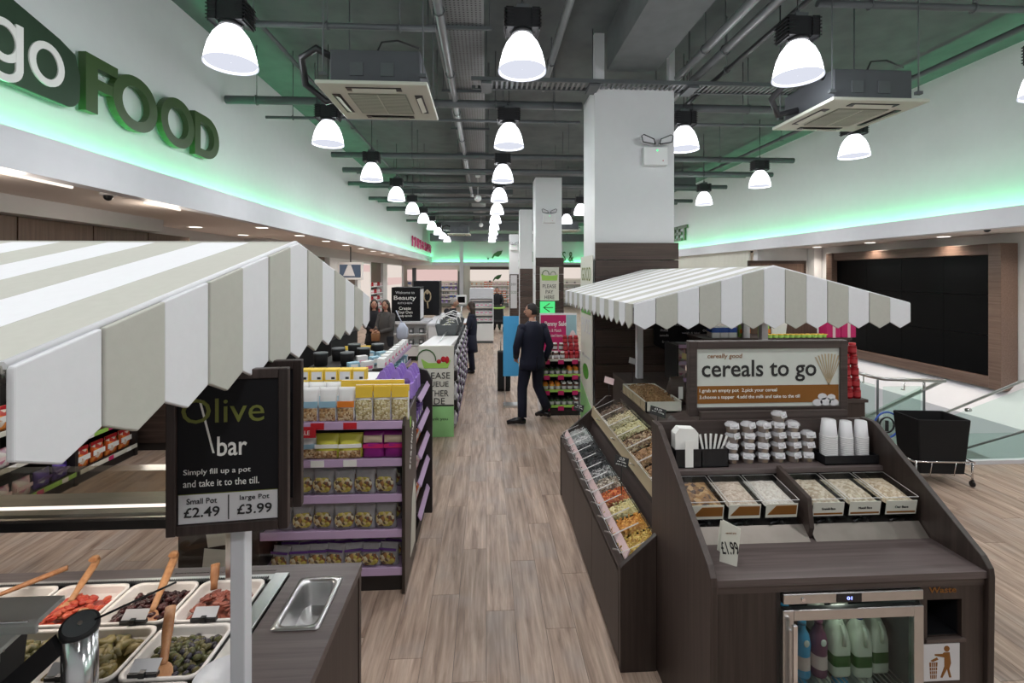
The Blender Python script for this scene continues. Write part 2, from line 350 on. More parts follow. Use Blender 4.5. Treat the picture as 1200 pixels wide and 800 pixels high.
# end wall: white upper part, lip, lower part
struct('wall_front', B().box((-6.4, Y1, 2.8), (9.6, Y1+.1, CZ)), 'white_paint')
struct('trim_4', B().box((-3.7, 32.76, 2.78), (7.5, 32.78, 3.02)).box((-3.7, 32.78, 2.78), (7.5, 33, 2.82)), 'lip_paint')
struct('wall_front.001', B().box((-6.4, Y1, 0), (9.6, Y1+.1, 2.8)), 'cream')
# sloped stair wall under the video wall: pale ledge
struct('trim_5', B().prism([(9.4, .32), (8.75, -.35), (8.75, -1), (9.4, -1)], 1, 5.6, 13.0), 'lip_paint')
# ---- columns
def column(x0, x1, y0, y1, zt, zc, board_h, name='column', lab=''):
    c = thing(name, lab, 'column', ((x0+x1)/2, y0, 0))
    dx, dy = (x1-x0)/2, y1-y0
    obj('shaft', B().box((-dx, 0, 0), (dx, dy, zt)), 'white_paint', c)
    n = int(round(zc/board_h))
    bm = B().box((-dx-.0, -.045, 0), (dx+.045, -.0, board_h-.008)).mesh('board', 'clad')
    bs = B().box((dx+.0, -.04, 0), (dx+.045, dy, board_h-.008)).mesh('board', 'clad_y')
    for k in range(n):
        put('board', bm, c, (0, rnd.uniform(-.006, .004), k*board_h))
        put('board', bs, c, (0, 0, k*board_h))
    return c
c1 = column(1.5, 2.62, 6.55, 7.3, 4.8, 2.66, .24, lab='broad white column clad below in dark timber boards, behind the right canopy')
c2 = column(1.3, 2.0, 12.6, 13.3, 4.76, 2.58, .22, lab='white column with green pay here sign on its dark timber base')
c3 = column(1.19, 1.64, 17, 17.5, 4.5, 2.45, .2, lab='slim white column with bare dark timber base, behind the pay here column')
c4 = column(1.02, 1.42, 21, 21.5, 3.95, 2.3, .2, lab='slim white column far down the aisle with a grey sign on its base')
# white casing pieces above column one
obj('shaft_head', B().box((-.56, .02, 4.8), (-.42, .12, CZ)).box((.50, .02, 4.8), (.58, .12, CZ)), 'white_paint', c1)
for k, q in enumerate(((-3.7, .35), (-.6, .3))): pass
p = thing('pilaster', 'full height white pilaster on the far end wall left of the green leaf', 'column', (-1.7, 32.5, 0))
obj('shaft', B().box((-.12, 0, 0), (.14, .26, CZ)), 'lip_paint', p); obj('door_edge', B().box((-.2, -.02, .3), (-.12, .05, 2.4)), 'service_grey', p)
# ---- ceiling services
t = thing('concrete_beam', 'wide grey concrete beam running above the broad column', 'beam', (2.0, 0, 5.0))
obj('beam_web', B().box((-.34, -2.8, 0), (.34, 6.5, .55)), 'beam_paint', t)
t = thing('duct_tray', 'wide perforated metal tray running the length of the ceiling', 'cable tray', (-.32, 0, 5.1))
b = B().box((-.28, -2.8, 0), (.28, 32, .008)).box((-.29, -2.8, 0), (-.28, 32, .09)).box((.28, -2.8, 0), (.29, 32, .09))
obj('tray_floor', b, 'galv', t)
hb = B()
for j in range(230):
    y = 3.2+j*.045
    for i in range(12):
        hb.add([(-.255+i*.046-.009, y-.009, -.0012), (-.255+i*.046+.009, y-.009, -.0012), (-.255+i*.046+.009, y+.009, -.0012), (-.255+i*.046-.009, y+.009, -.0012)], [(0,1,2,3)])
o = obj('perforation', hb, 'black_plastic', t); o['kind'] = 'stuff'
for k in range(14):
    y = 5.6+k*1.95
    s = obj('hanger_bar', B().box((-.38, y, -.04), (.38, y+.035, 0)), 'service_grey', t)
    for sx in (-.36, .36): obj('rod', B().tube([(sx, y+.018, -.04), (sx, y+.018, .44)], .007, 6), 'service_grey', s)
def pipe(label, pts, r, mat='pipe_grey', name='ceiling_pipe', clips=None):
    x, y, z = pts[0]; t = thing(name, label, 'pipe', (x, y, z))
    obj('pipe_run', B().tube([(a-x, b_-y, c-z) for a, b_, c in pts], r, 10), mat, t)
    P0, P1 = Vector(pts[0]), Vector(pts[-1]); n = clips or 0
    for k in range(n):
        q = P0.lerp(P1, (k+.5)/n)-P0
        tor = B().tube([(q.x+(r+.012)*math.cos(a*math.pi/4)*(1 if abs(P1.x-P0.x) < abs(P1.y-P0.y) else 0), q.y+(r+.012)*math.cos(a*math.pi/4)*(0 if abs(P1.x-P0.x) < abs(P1.y-P0.y) else 1), q.z+(r+.012)*math.sin(a*math.pi/4)) for a in range(9)], .007, 6)
        tor.tube([(q.x, q.y, q.z+r), (q.x, q.y, CZ-P0.z)], .006, 6)
        obj('pipe_clip', tor, 'service_grey', t)
    return t
pipe('thick grey pipe hung below the perforated ceiling tray', [(-.47, -2, 4.8), (-.47, 16, 4.8)], .045, clips=12)
pipe('thin dark conduit running along the green lit left ceiling', [(-2.72, -2, 5.2), (-2.72, 24, 5.2)], .03, 'service_grey', clips=12)
pipe('dark flat conduit high beside the right green lit wall', [(6.75, -2, 5.3), (6.75, 26, 5.3)], .045, 'service_grey', clips=10)
pipe('left of the twin grey pipes right of the concrete beam', [(2.68, -2, 4.95), (2.68, 10, 4.95)], .05, clips=7)
pipe('right of the twin grey pipes right of the concrete beam', [(2.93, -2, 4.95), (2.93, 10, 4.95)], .05, clips=7)
pipe('black pipe beside the twin grey pipes above the right aisle', [(3.12, -2, 4.85), (3.12, 9.5, 4.85)], .03, 'black_metal', clips=5)
pipe('thin pipe between centre lamps and beam, near the camera', [(.92, -2, 5.2), (.92, 7.7, 5.2)], .05, clips=5)
pipe('straight dark pipe crossing the upper right ceiling', [(3.3, 4.6, 4.9), (7.68, 4.6, 4.9)], .035, 'service_grey', clips=4)
pipe('dark pipe crossing the left ceiling above the cassette unit', [(-2.6, 4.75, 4.62), (-.5, 4.75, 4.62)], .03, 'service_grey', clips=3)
pipe('fat dark crosswise pipe behind the left cassette unit', [(-3.8, 7.2, 4.75), (1.45, 7.2, 4.75)], .06, 'service_grey', clips=6)
pipe('thin crosswise pipe just past the fat one', [(-3.3, 7.35, 4.55), (1.45, 7.35, 4.55)], .022, 'service_grey', clips=6)
pipe('fat crosswise pipe right of the broad column', [(2.7, 7.2, 4.75), (5.4, 7.2, 4.75)], .06, 'service_grey', clips=3)
pipe('thin crosswise pipe right of the broad column', [(2.7, 7.35, 4.55), (5.4, 7.35, 4.55)], .022, 'service_grey', clips=3)
w_ = [('crosswise dark ceiling pipe, %s row past the second left lamp' % ORD[k], y, z) for k, (y, z) in enumerate([(10.4,4.75),(11.2,4.6),(12.4,4.8),(13.4,4.7),(14.6,4.85),(15.7,4.65),(17,4.8),(18.5,4.7),(20.5,4.75),(23,4.75)])]
for lab, y, z in w_:
    pipe(lab, [(-3.8 if rnd.random() < .5 else -3.3, y, z), (6.9, y, z)], rnd.choice([.04,.06,.09]), 'service_grey', clips=3)
t = thing('cable_ladder', 'ribbed cable ladder crossing the ceiling in front of the broad column', 'cable tray', (0, 6.3, 4.75))
b = B().box((-.2, 0, 0), (5.0, .03, .05)).box((-.2, .3, 0), (5.0, .33, .05)); obj('rail', b, 'service_grey', t)
b = B()
for k in range(75): b.box((-.15+k*.069, .03, .01), (-.12+k*.069, .3, .02))
o = obj('rungs', b, 'galv', t); o['kind'] = 'stuff'
for sx in (.0, 1.45, 2.8, 4.4):
    obj('rod', B().tube([(sx, .16, -.03), (sx, .16, .8)], .008, 6).box((sx-.07, .0, -.04), (sx+.07, .33, -.01)), 'service_grey', t)
# dark ducts far back, above the lamps
for k, (x0, x1, y, z, h) in enumerate([(-3, .9, 16.2, 4.9, .4), (2.2, 6.5, 14.5, 4.9, .4), (-2.5, 4, 25, 4.5, .5), (-3.4, 7, 29, 4.2, .45)]):
    t = thing('ceiling_duct', ['dark boxy duct crossing the left ceiling near the white globe', 'dark boxy duct crossing the ceiling right of the columns', 'dark duct high over the far aisle end', 'lowest dark duct in front of the far green wall'][k], 'duct', ((x0+x1)/2, y, z))
    obj('duct_body', B().box((-(x1-x0)/2, 0, 0), ((x1-x0)/2, .5, h)), 'service_grey', t, bev=.02)
    for q in range(3):
        f = (q-1)*(x1-x0)*.3; obj('duct_flange', B().box((f-.02, -.02, -.02), (f+.02, .52, h+.02)), 'service_grey', t)
    for s in (-1, 1): obj('rod', B().tube([(s*(x1-x0)*.42, .25, h), (s*(x1-x0)*.42, .25, CZ-z)], .01, 6), 'service_grey', t)
# hanging white globes
for k, (y, z, r) in enumerate([(13.6, 4.35, .1), (21.5, 4.4, .1)]):
    t = thing('globe_speaker', ['nearer white globe hanging by the grey ceiling pipe', 'farther small white globe hanging by the perforated tray'][k], 'speaker', (-.24, y, z))
    obj('globe', B().ell((0,0,0), r, r, r, 16, 10), 'white_plastic', t); obj('cable', B().tube([(0,0,r-.01), (0,0,5.095-z)], .006, 6), 'white_plastic', t); obj('ceiling_rose', B().cyl((0,0,.6), .07, .05), 'white_plastic', t)
# ---- pendant lamps
def make_lamp():
    t = thing('pendant_lamp', 'x', 'lamp')
    pr = [(.218, 0), (.222, .012), (.218, .03), (.208, .09), (.185, .18), (.15, .26), (.105, .32), (.07, .35)]
    obj('shade', B().lathe(pr, n=32, cap=False), 'shade_glow', t)
    rim = B().lathe([(.214, .0), (.225, -.004), (.225, .014), (.214, .012)], n=32, cap=False); obj('rim', rim, 'lens_glow', t)
    obj('lens', B().lathe([(.002, .022), (.1, .022), (.21, .018)], n=32, cap=False), 'lens_glow', t)
    h = B().cyl((0,0,.345), .1, .035, 20).box((-.085, -.085, .38), (.085, .085, .56)); obj('housing', h, 'black_metal', t)
    for s in (-1, 1):
        f = B().box((s*.145, -.1, .35), (s*.155, .1, .56)).box((s*.085, -.1, .37), (s*.155, -.092, .56)).box((s*.085, .092, .37), (s*.155, .1, .56))
        for k in range(6): f.box((s*.085, -.105, .37+k*.033), (s*.17, .105, .38+k*.033))
        obj('cooling_fins', f, 'black_metal', t)
    obj('ballast', B().box((-.06, -.07, .56), (.06, .07, .60)).cyl((0,0,.60), .018, .05, 8), 'service_grey', t)
    obj('bracket', B().tube([(-.12, 0, .38), (-.07, 0, .32), (.0, 0, .39)], .005, 6).tube([(.12, 0, .38), (.07, 0, .32), (0, 0, .39)], .005, 6), 'steel', t)
    obj('suspension', B().tube([(0, 0, .64), (0, 0, CZ-4.09)], .006, 6), 'black_metal', t)
    return t
lamp = make_lamp(); first = True
rows = [('left', -2.31, 0, 10), ('centre', .335, 0, 10), ('inner right', 3.0, 0, 9), ('far right', 5.92, 0, 9)]
for nm, x, k0, n in rows:
    for k in range(-2, n):
        y = 4.46+2.66*k+(.28 if x > 5 else 0)
        light('lamp_light', 'POINT', (x, y, 4.04), LAMP_W, (.93, .96, 1), shadow_soft_size=.16)
        light('lamp_spot', 'SPOT', (x, y, 4.05), LAMP_W*3.2, (1, .965, .95), spot_size=R(150), spot_blend=.7, shadow_soft_size=.16)
        if k < 0: continue
        lab = 'white glowing bell pendant lamp, %s from the camera in the %s row' % (ORD[k], nm)
        if first: lamp.location = (x, y, 4.09); lamp['label'] = lab; lamp['group'] = 'bell pendant lamps'; first = False
        else: dup(lamp, (x, y, 4.09), 0, lab, 'bell pendant lamps')
# ---- ceiling cassettes
def cassette(x, y, z, lab, s=1, pipes=True):
    t = thing('ceiling_cassette', lab, 'air conditioner', (x, y, z), 0, 'ceiling cassette units')
    b = B().box((-.5*s, -.5*s, 0), (.5*s, .5*s, .035)); obj('fascia', b, 'ac_white', t, bev=.01)
    g = obj('grille', B().box((-.27*s, -.27*s, -.008), (.27*s, .27*s, .0)), 'ac_grille', t)
    lv = B()
    for k in range(16): lv.box((-.26*s, (-.25+k*.0325)*s, -.011), (.26*s, (-.243+k*.0325)*s, -.008))
    lv.box((-.005, -.26*s, -.013), (.005, .26*s, -.008)); obj('louvre', lv, 'ac_white', g)
    for a in range(4):
        M = Matrix.Rotation(a*math.pi/2, 4, 'Z')
        v = B().mbox(M, (.5*s, .075*s, .006), (0, .385*s, -.004)); sl = obj('air_slot', v, 'black_plastic', t)
        obj('flap', B().mbox(M @ Matrix.Translation((0, .385*s, -.012)) @ Matrix.Rotation(.35, 4, 'X'), (.4*s, .05*s, .005)), 'ac_white', sl)
    obj('casing', B().box((-.4*s, -.38*s, .035), (.42*s, .42*s, .36)), 'ac_body', t, bev=.01)
    hb = B()
    for q in (-.16, .12): hb.box((q*s-.06, -.392*s, .12), (q*s+.06, -.38*s, .24))
    hb.box((-.2*s-.05, -.388*s, .0), (-.2*s-.05, -.388*s, .0)); obj('knockout', hb, 'service_grey', t)
    for (i, j) in ((-.45,-.42),(.45,-.42),(-.45,.42),(.45,.42)):
        obj('hanger_rod', B().tube([(i*s, j*s, .1), (i*s, j*s, CZ-z)], .007, 6).box((i*s-.03, j*s-.02, .1), (i*s+.03, j*s+.02, .13)), 'service_grey', t)
    if pipes:
        sd = -1 if x < 0 else -1
        obj('hose', B().tube([(sd*.35, -.2, .32), (sd*.55, -.3, .40), (sd*.72, -.2, .36), (sd*.78, .05, .2), (sd*.62, .2, .08), (sd*.42, .15, .12)], .035, 8), 'black_metal', t)
        obj('cable', B().tube([(.0, -.3, .36), (.05, -.3, .47), (.2, -.32, .48), (.4, -.3, .42)], .01, 6), 'black_metal', t)
    return t
cassette(-1.03, 4.84, 3.9, 'white square ceiling cassette left of the centre lamps')
cassette(3.88, 4.99, 3.9, 'white square ceiling cassette right of the broad column')
cassette(-1.2, 21.5, 3.95, 'small distant cassette unit over the far left aisle')
cassette(3.3, 19.5, 3.95, 'small distant cassette unit right of the second column')
# ---- downlights, strips and dome cameras in the soffits
def downlight(x, y, z, lab, w=DOWN_W):
    t = thing('downlight', lab, 'ceiling light', (x, y, z), 0, 'round recessed downlights')
    obj('bezel', B().lathe([(.10, 0), (.125, -.006), (.125, .0)], n=24, cap=False), 'white_plastic', t)
    obj('disc', B().lathe([(.001, -.003), (.105, -.004)], n=24, cap=False), 'down_glow', t)
    light('down_spot', 'SPOT', (x, y, z-.02), w*6, (1, .88, .76), spot_size=R(140), spot_blend=.8, shadow_soft_size=.1)
n = 0
for k in range(8):
    downlight(-4.2-.02*k, 9.2+1.85*k, 3.07, 'warm round downlight in left soffit, inner row, %s from camera' % ORD[k])
for k in range(6):
    downlight(-5.38-.03*k, 9.15+1.8*k, 3.07, 'warm round downlight in left soffit, outer row, %s from camera' % ORD[k])
for k in range(9):
    downlight(7.95, 5.1+1.85*k, 2.93, 'round downlight in right soffit beside the lip, %s from camera' % ORD[k])
for k in range(6):
    downlight(8.95, 5.3+1.8*k, 2.93, 'round downlight in right soffit above the video wall, %s from camera' % ORD[k])
for k, (y0, y1) in enumerate(((3.5, 4.9), (5.9, 6.55))):
    t = thing('strip_light', ['long recessed strip light in the left soffit, nearest the camera', 'shorter recessed strip light in the left soffit past the dome camera'][k], 'ceiling light', (-4.05, y0, 3.07))
    obj('recess', B().box((-.12, -.2, -.004), (.1, y1-y0+.4, 0)), 'soffit_paint', t); obj('tube', B().cyl((0, 0, -.02), .016, y1-y0, 10, 'y'), 'tube_glow', t)
    light('strip_glow', 'POINT', (-4.05, (y0+y1)/2, 2.9), 12, (1,.88,.76), shadow_soft_size=.2)
for k, (x, y, z) in enumerate(((-4.05, 5.35, 3.07), (7.75, 7.0, 2.93), (8.1, 14.2, 2.93))):
    t = thing('dome_camera', ['small dome camera between the strips in the left soffit', 'small dome camera near the right end of the right soffit', 'small dome camera far along the right soffit'][k], 'camera', (x, y, z))
    obj('base', B().cyl((0,0,-.03), .075, .03), 'white_plastic', t); obj('dome', B().ell((0,0,-.04), .045, .045, .045), 'black_plastic', t)
# low ambient from shops lights further back (real pendant rows continue behind the camera)
# ---- video wall on right
t = thing('video_wall', 'huge dark video wall in a brown wooden frame on the right wall', 'screen', (9.4, 7.95, .15))
W_, H_ = 4.35, 2.6
fr_ = B().box((-.34, 0, -.02), (-.02, .22, H_)); obj('frame', fr_, 'board_frame', t, bev=.01); obj('frame', B().box((-.34, W_-.22, -.02), (-.02, W_, H_)), 'board_frame', t, bev=.01)
obj('frame', B().box((-.30, .2, H_-.2), (-.02, W_-.2, H_)), 'board_frame', t, bev=.01); obj('frame', B().box((-.30, .2, -.02), (-.02, W_-.2, .18)), 'board_frame', t, bev=.01)
for r_ in range(3):
    for c_ in range(4):
        a = (W_-.44)/4; h = (H_-.38)/3
        obj('screen_tile', B().box((-.2, .22+a*c_+.003, .18+h*r_+.003), (-.04, .22+a*(c_+1)-.003, .18+h*(r_+1)-.003)), 'video_black', t)
# return wall with wooden panel, beyond the video wall
struct('wall_right.002', B().box((7.7, 13.2, -1), (9.4, 13.4, 2.935)), 'white_paint')
t = thing('framed_board', 'brown wood framed board on the white wall left of the video wall', 'board', (8.2, 13.2, 2.0))
obj('board_face', B().box((-.75, -.04, -.5), (.85, 0, .52)), 'panel_brown', t); obj('frame', B().box((-.8, -.06, .5), (.9, 0, .58)).box((-.8,-.06,-.5),(-.74,0,.5)).box((.84,-.06,-.5),(.9,0,.5)), 'clad', t)
t = thing('pilaster', 'white pilaster between the wooden board and the video wall', 'column', (9.28, 12.9, 0)); obj('shaft', B().box((-.12, 0, 0), (.1, .28, 2.93)), 'white_paint', t)
t = thing('roller_shutter', 'pale ribbed shutter wall glowing behind the right canopy ridge', 'shutter', (7.62, 13.5, 0))
b = B()
for k in range(60): b.box((0, k*.2, 1.0), (.03 if k % 2 else .05, k*.2+.19, 2.93))
obj('slats', b, 'cream', t)['kind'] = 'stuff'
# ================================================================ CANOPIES
def canopy(lab, loc, rz, S, Lg, h, drop=.145, tip=.04, side=(1, 1)):
    t = thing('striped_canopy', lab, 'awning', loc, rz)
    n = 13; w = S/n; m = int(round(Lg/w))
    th = .012
    # roof: sewn stripes alternate white and grey, each a strip of canvas
    for s in (-1, 1):
        for k in range(m):
            a, b_ = k*w, (k+1)*w
            q = B().prism([(0, h), (s*S/2, 0), (s*S/2, -th), (0, h-th)], 1, a+.0008, b_-.0008)
            obj('roof_stripe', q, 'awn_grey' if k % 2 == 0 else 'awn_white', t)
    obj('ridge_seam', B().tube([(0, -.004, h-.002), (0, Lg, h-.002)], .006, 6), 'awn_grey', t)
    for s in (-1, 1): obj('gable_cord', B().tube([(0, .0, h), (s*S/2, .0, .0)], .007, 6), 'awn_white', t)
    for (y, sg) in ((0, -1), (Lg, 1)):
        for k in range(n):
            x0, x1 = -S/2+k*w, -S/2+(k+1)*w; g = .0015; x0 += g; x1 -= g
            tz = lambda x: h*(1-abs(x)/(S/2))-.002
            top = [(x1, tz(x1)), (x0, tz(x0))]
            if x0 < 0 < x1: top = [(x1, tz(x1)), (0, h-.002), (x0, tz(x0))]
            poly = [(x0, -drop), ((x0+x1)/2, -drop-tip), (x1, -drop)]+top
            y_ = y+sg*(.002+(k % 2)*.003)
            obj('valance', B().prism(poly, 1, y_, y_+sg*.012), 'awn_white' if k % 2 == 0 else 'awn_grey', t, bev=.003)
    for s in (-1, 1):
        for k in range(m):
            a, b_ = k*w+.0015, (k+1)*w-.0015; x_ = s*(S/2+.002+(k % 2)*.003)
            obj('valance', B().prism([(a, -drop), ((a+b_)/2, -drop-tip), (b_, -drop), (b_, 0), (a, 0)], 0, x_, x_+s*.01), 'awn_grey' if k % 2 == 0 else 'awn_white', t)
    f = B().tube([(-S/2+.02, .02, -.02), (-S/2+.02, Lg-.02, -.02)], .012, 6).tube([(S/2-.02, .02, -.02), (S/2-.02, Lg-.02, -.02)], .012, 6)
    for y in (.03, Lg*.5, Lg-.03): f.tube([(-S/2+.02, y, -.02), (0, y, h-.03), (S/2-.02, y, -.02)], .012, 6)
    obj('frame', f, 'steel', t)
    return t
canopy('near grey and white striped canopy over the olive bar', (-.685, 1.755, 2.07), R(90), 2.08, 2.9, .243, drop=.138, tip=.034)
canopy('far grey and white striped canopy over the cereal counter', (2.135, 3.45, 1.98), 0, 2.12, 2.95, .28, drop=.142, tip=.045)
def post(lab, x, y, z0, z1, r=.028):
    t = thing('canopy_post', lab, 'post', (x, y, z0)); obj('tube', B().box((-r, -r, 0), (r, r, z1-z0)), 'lip_paint', t, bev=.004); obj('foot_plate', B().box((-r*1.6, -r*1.6, 0), (r*1.6, r*1.6, .006)), 'steel', t)
post('white square post carrying the olive bar sign', -.732, 1.47, .9, 2.1, .022)
post('white post under the far canopy, left, before the dark column', 1.72, 5.3, 1.0, 2.13, .035)
post('grey post under the far canopy right of the chalkboard', 2.98, 5.0, 1.0, 2.0, .035)

# ================================================================ OLIVE BAR
t = thing('olive_bar_counter', 'dark wood laminate counter of the olive bar', 'counter', (-1.6, 1.4, 0))
def L(b): return b.xf(Matrix.Translation((1.6, -1.4, 0)))
X0, X1, YA, YB = -2.9, -.56, .35, 2.19
tb = B()
for (a, b_, c, d) in ((X0, YA, X1, .75), (X0, 2.11, X1, YB), (X0, .75, -2.35, 2.11), (-.845, .75, -.782, 2.11), (-.618, .75, X1, 2.11), (-.782, .75, -.618, 1.785), (-.782, 2.08, -.618, 2.11)):
    tb.box((a, b_, .865), (c, d, .9))
obj('worktop', L(tb), 'top_x', t)
obj('carcass', L(B().box((X0+.02, YA, .08), (-2.37, YB-.02, .865)).box((-.84, YA, .08), (-.80, YB-.02, .865)).box((X0+.02, 2.13, .08), (X1-.02, YB-.02, .865)).box((X0+.1, YA+.05, 0), (X1-.06, YB-.06, .08)).box((X0+.1, .7, .08), (-.84, 2.13, .7))), 'shelf_black', t)
for k in range(3): obj('side_door', L(B().box((X1-.03, YB-.035-.58*(k+1)+.004, .09), (X1-.008, YB-.035-.58*k, .86))), 'lam_z', t, bev=.002)
obj('corner_panel', L(B().box((X1-.03, YB-.032, .0), (X1-.004, YB, .864))), 'lam_z', t)
obj('back_panel', L(B().box((X0, YB-.02, .0), (X1-.03, YB, .864))), 'lam_z', t)
# chilled well with steel rim
t = thing('chilled_well', 'brushed steel rim of the sunken olive well', 'food well', (-1.6, 1.4, .9))
def L(b): return b.xf(Matrix.Translation((1.6, -1.4, -.9)))
obj('rim', L(B().box((-.91, .75, .898), (-.85, 2.115, .912)).box((-2.35, 2.075, .898), (-.91, 2.115, .908)).box((-2.35, .75, .898), (-2.3, 2.115, .908))), 'steel', t, bev=.003)
obj('well_side', L(B().box((-.93, .76, .74), (-.905, 2.1, .899)).box((-2.34, 2.06, .74), (-.9, 2.075, .899))), 'dark_steel', t)
gb = B()
for k in range(150): gb.box((-2.3+k*.0092, 2.066, .899), (-2.296+k*.0092, 2.09, .914))
g = obj('air_grille', L(gb), 'black_plastic', t); g['kind'] = 'stuff'
obj('floor_tray', L(B().box((-2.34, .76, .72), (-.9, 2.1, .74))), 'dark_steel', t)
# rounded rectangle rings
def rrect(hx, hy, r, z, n=4, c=(0, 0)):
    P = []
    for (sx, sy, a0) in ((1,1,0),(-1,1,90),(-1,-1,180),(1,-1,270)):
        for k in range(n+1):
            a = R(a0+90*k/n); P.append((c[0]+sx*(hx-r)+r*math.cos(a), c[1]+sy*(hy-r)+r*math.sin(a), z))
    return P
def pan_mesh(hx, hy, dep, rim=.009, taper=.88, lip=.012, r=.03):
    b = B()
    b.rings([rrect(hx*taper-.004, hy*taper-.004, r, -dep-.004), rrect(hx-rim-.003, hy-rim-.003, r, -.012), rrect(hx, hy, r+.004, -.010), rrect(hx, hy, r+.004, 0), rrect(hx-rim, hy-rim, r, 0),
             rrect(hx-rim-.004, hy-rim-.004, r, -.006), rrect(hx*taper, hy*taper, r, -dep)], cap=True)
    return b
def heap(hx, hy, dz, seed, z=0, nu=14, nv=12, rough=.01):
    q = random.Random(seed); ph = [q.uniform(0, 6) for _ in range(6)]
    def f(u, v):
        x, y = (u*2-1)*hx, (v*2-1)*hy
        e = (1-(abs(u*2-1))**3)*(1-(abs(v*2-1))**3)
        return (x, y, z+dz*e+rough*(math.sin(9*u+ph[0])*math.cos(8*v+ph[1])+.6*math.sin(17*u+ph[2]+6*v))*e)
    return B().grid(f, nu, nv)
pans = []
foods = [  # col, row, food name, label, kind, colours
 (3,0,'tapenade','smooth dark grey olive paste in the far left cream pan','paste',[(.10,.085,.08)]),
 (2,0,'red_peppers','bright red peppers in the cream pan left of the dark olives','strip',[(.42,.04,.02),(.5,.08,.035)]),
 (1,0,'black_olives','glossy dark purple olives heaped in a cream pan','olive',[(.045,.014,.014),(.07,.02,.02),(.03,.012,.014)]),
 (0,0,'sun_dried_tomatoes','brownish red tomatoes in the pan beside the steel rim','strip',[(.3,.09,.06),(.22,.06,.04)]),
 (2,1,'stuffed_vine_leaves','dark green rolled vine leaves in the near left pan','roll',[(.15,.13,.035),(.10,.095,.03),(.2,.16,.06)]),
 (1,1,'artichokes','olive brown artichoke pieces in the near middle pan','roll',[(.2,.16,.05),(.13,.11,.04),(.28,.22,.09)]),
 (0,1,'mixed_olives','green and grey mixed olives in the near right pan','olive',[(.085,.085,.03),(.035,.03,.04),(.11,.095,.035)]),
 (1,2,'green_olives','pale green olives in the middle pan nearest the camera','olive',[(.17,.17,.05),(.13,.13,.04)]),
 (0,2,'feta_cubes','white cubes in the right pan nearest the camera','strip',[(.7,.68,.6),(.62,.6,.5)])]
PX = [(-1.173, -.918), (-1.448, -1.183), (-1.727, -1.458), (-2.0, -1.737)]; PY = [(1.822, 2.06), (1.567, 1.808), (1.31, 1.553)]
rowname = ['far', 'middle', 'near']; colname = ['right hand', 'second', 'third', 'left hand']
pnm = {}
for r_ in range(3):
    for c_ in range(4):
        x0, x1 = PX[c_]; y0, y1 = PY[r_]; key = ((x1-x0), (y1-y0))
        b = pan_mesh((x1-x0)/2, (y1-y0)/2, .1)
        o = obj('food_pan', b, 'cream_pan', None, ((x0+x1)/2, (y0+y1)/2, .922), bev=0)
        fd = [f for f in foods if f[0] == c_ and f[1] == r_]
        tag(o, 'cream rectangular pan in the %s row, %s column, holding %s' % (rowname[r_], colname[c_], fd[0][2].replace('_', ' ') if fd else 'nothing visible'), 'pan', 'cream pans in the olive well')
def blob(b, c, rx, ry, rz, rot, n=8, m=5):
    e = B().ell((0,0,0), rx, ry, rz, n, m); M = Matrix.Translation(c) @ Matrix.Rotation(rot[2], 4, 'Z') @ Matrix.Rotation(rot[0], 4, 'X')
    b.add([M @ Vector(v) for v in e.v], e.f, True)
for (c_, r_, nm, lab, kind, cols) in foods:
    x0, x1 = PX[c_]; y0, y1 = PY[r_]; hx, hy = (x1-x0)/2*.93-.01, (y1-y0)/2*.93-.01
    ms = []
    for i, c in enumerate(cols): ms.append(paint(nm+str(i), c, .25 if kind == 'olive' else .4, noise=.3, scale=60, bump=.1))
    b = heap(hx*.97, hy*.97, .03 if kind == 'paste' else .012, len(nm), z=-.002 if kind == 'paste' else -.008, rough=.004 if kind != 'paste' else .002)
    q = random.Random(c_*7+r_)
    if kind == 'olive':
        for i in range(170):
            b.mi = i % len(cols); u, v = q.uniform(-1, 1), q.uniform(-1, 1); s = q.uniform(.008, .0115)
            blob(b, (u*hx*.93, v*hy*.92, .004+.02*(1-u*u)*(1-v*v)+q.uniform(0, .012)), s*1.35, s, s, (q.uniform(-.5,.5), 0, q.uniform(0, 3)))
    elif kind == 'strip':
        for i in range(80):
            b.mi = i % len(cols); u, v = q.uniform(-1, 1), q.uniform(-1, 1); M = Matrix.Translation((u*hx*.85, v*hy*.85, .008+.025*(1-u*u)*(1-v*v)+q.uniform(0, .01))) @ Matrix.Rotation(q.uniform(0, 6), 4, 'Z') @ Matrix.Rotation(q.uniform(-.8, .8), 4, 'X')
            e = B().ell((0,0,0), .02, .013, .005, 7, 4) if 'feta' not in nm else B().cbox((0,0,0), (.022, .02, .018)); b.add([M @ Vector(p) for p in e.v], e.f, 'feta' not in nm)
    elif kind == 'roll':
        for i in range(60):
            b.mi = i % len(cols); u, v = q.uniform(-1, 1), q.uniform(-1, 1); M = Matrix.Translation((u*hx*.82, v*hy*.82, .01+.035*(1-u*u)*(1-v*v)+q.uniform(0, .01))) @ Matrix.Rotation(q.uniform(0, 6), 4, 'Z') @ Matrix.Rotation(q.uniform(-.6, .6), 4, 'X')
            e = B().tube([(-.028,0,0),(-.01,.004,.004),(.012,-.003,.006),(.028,.004,0)], [.005,.013,.012,.004], 6); b.add([M @ Vector(p) for p in e.v], e.f, True)
    o = obj(nm, b, ms, None, ((x0+x1)/2, (y0+y1)/2, .866+.012)); tag(o, lab, 'food'); o['kind'] = 'stuff'
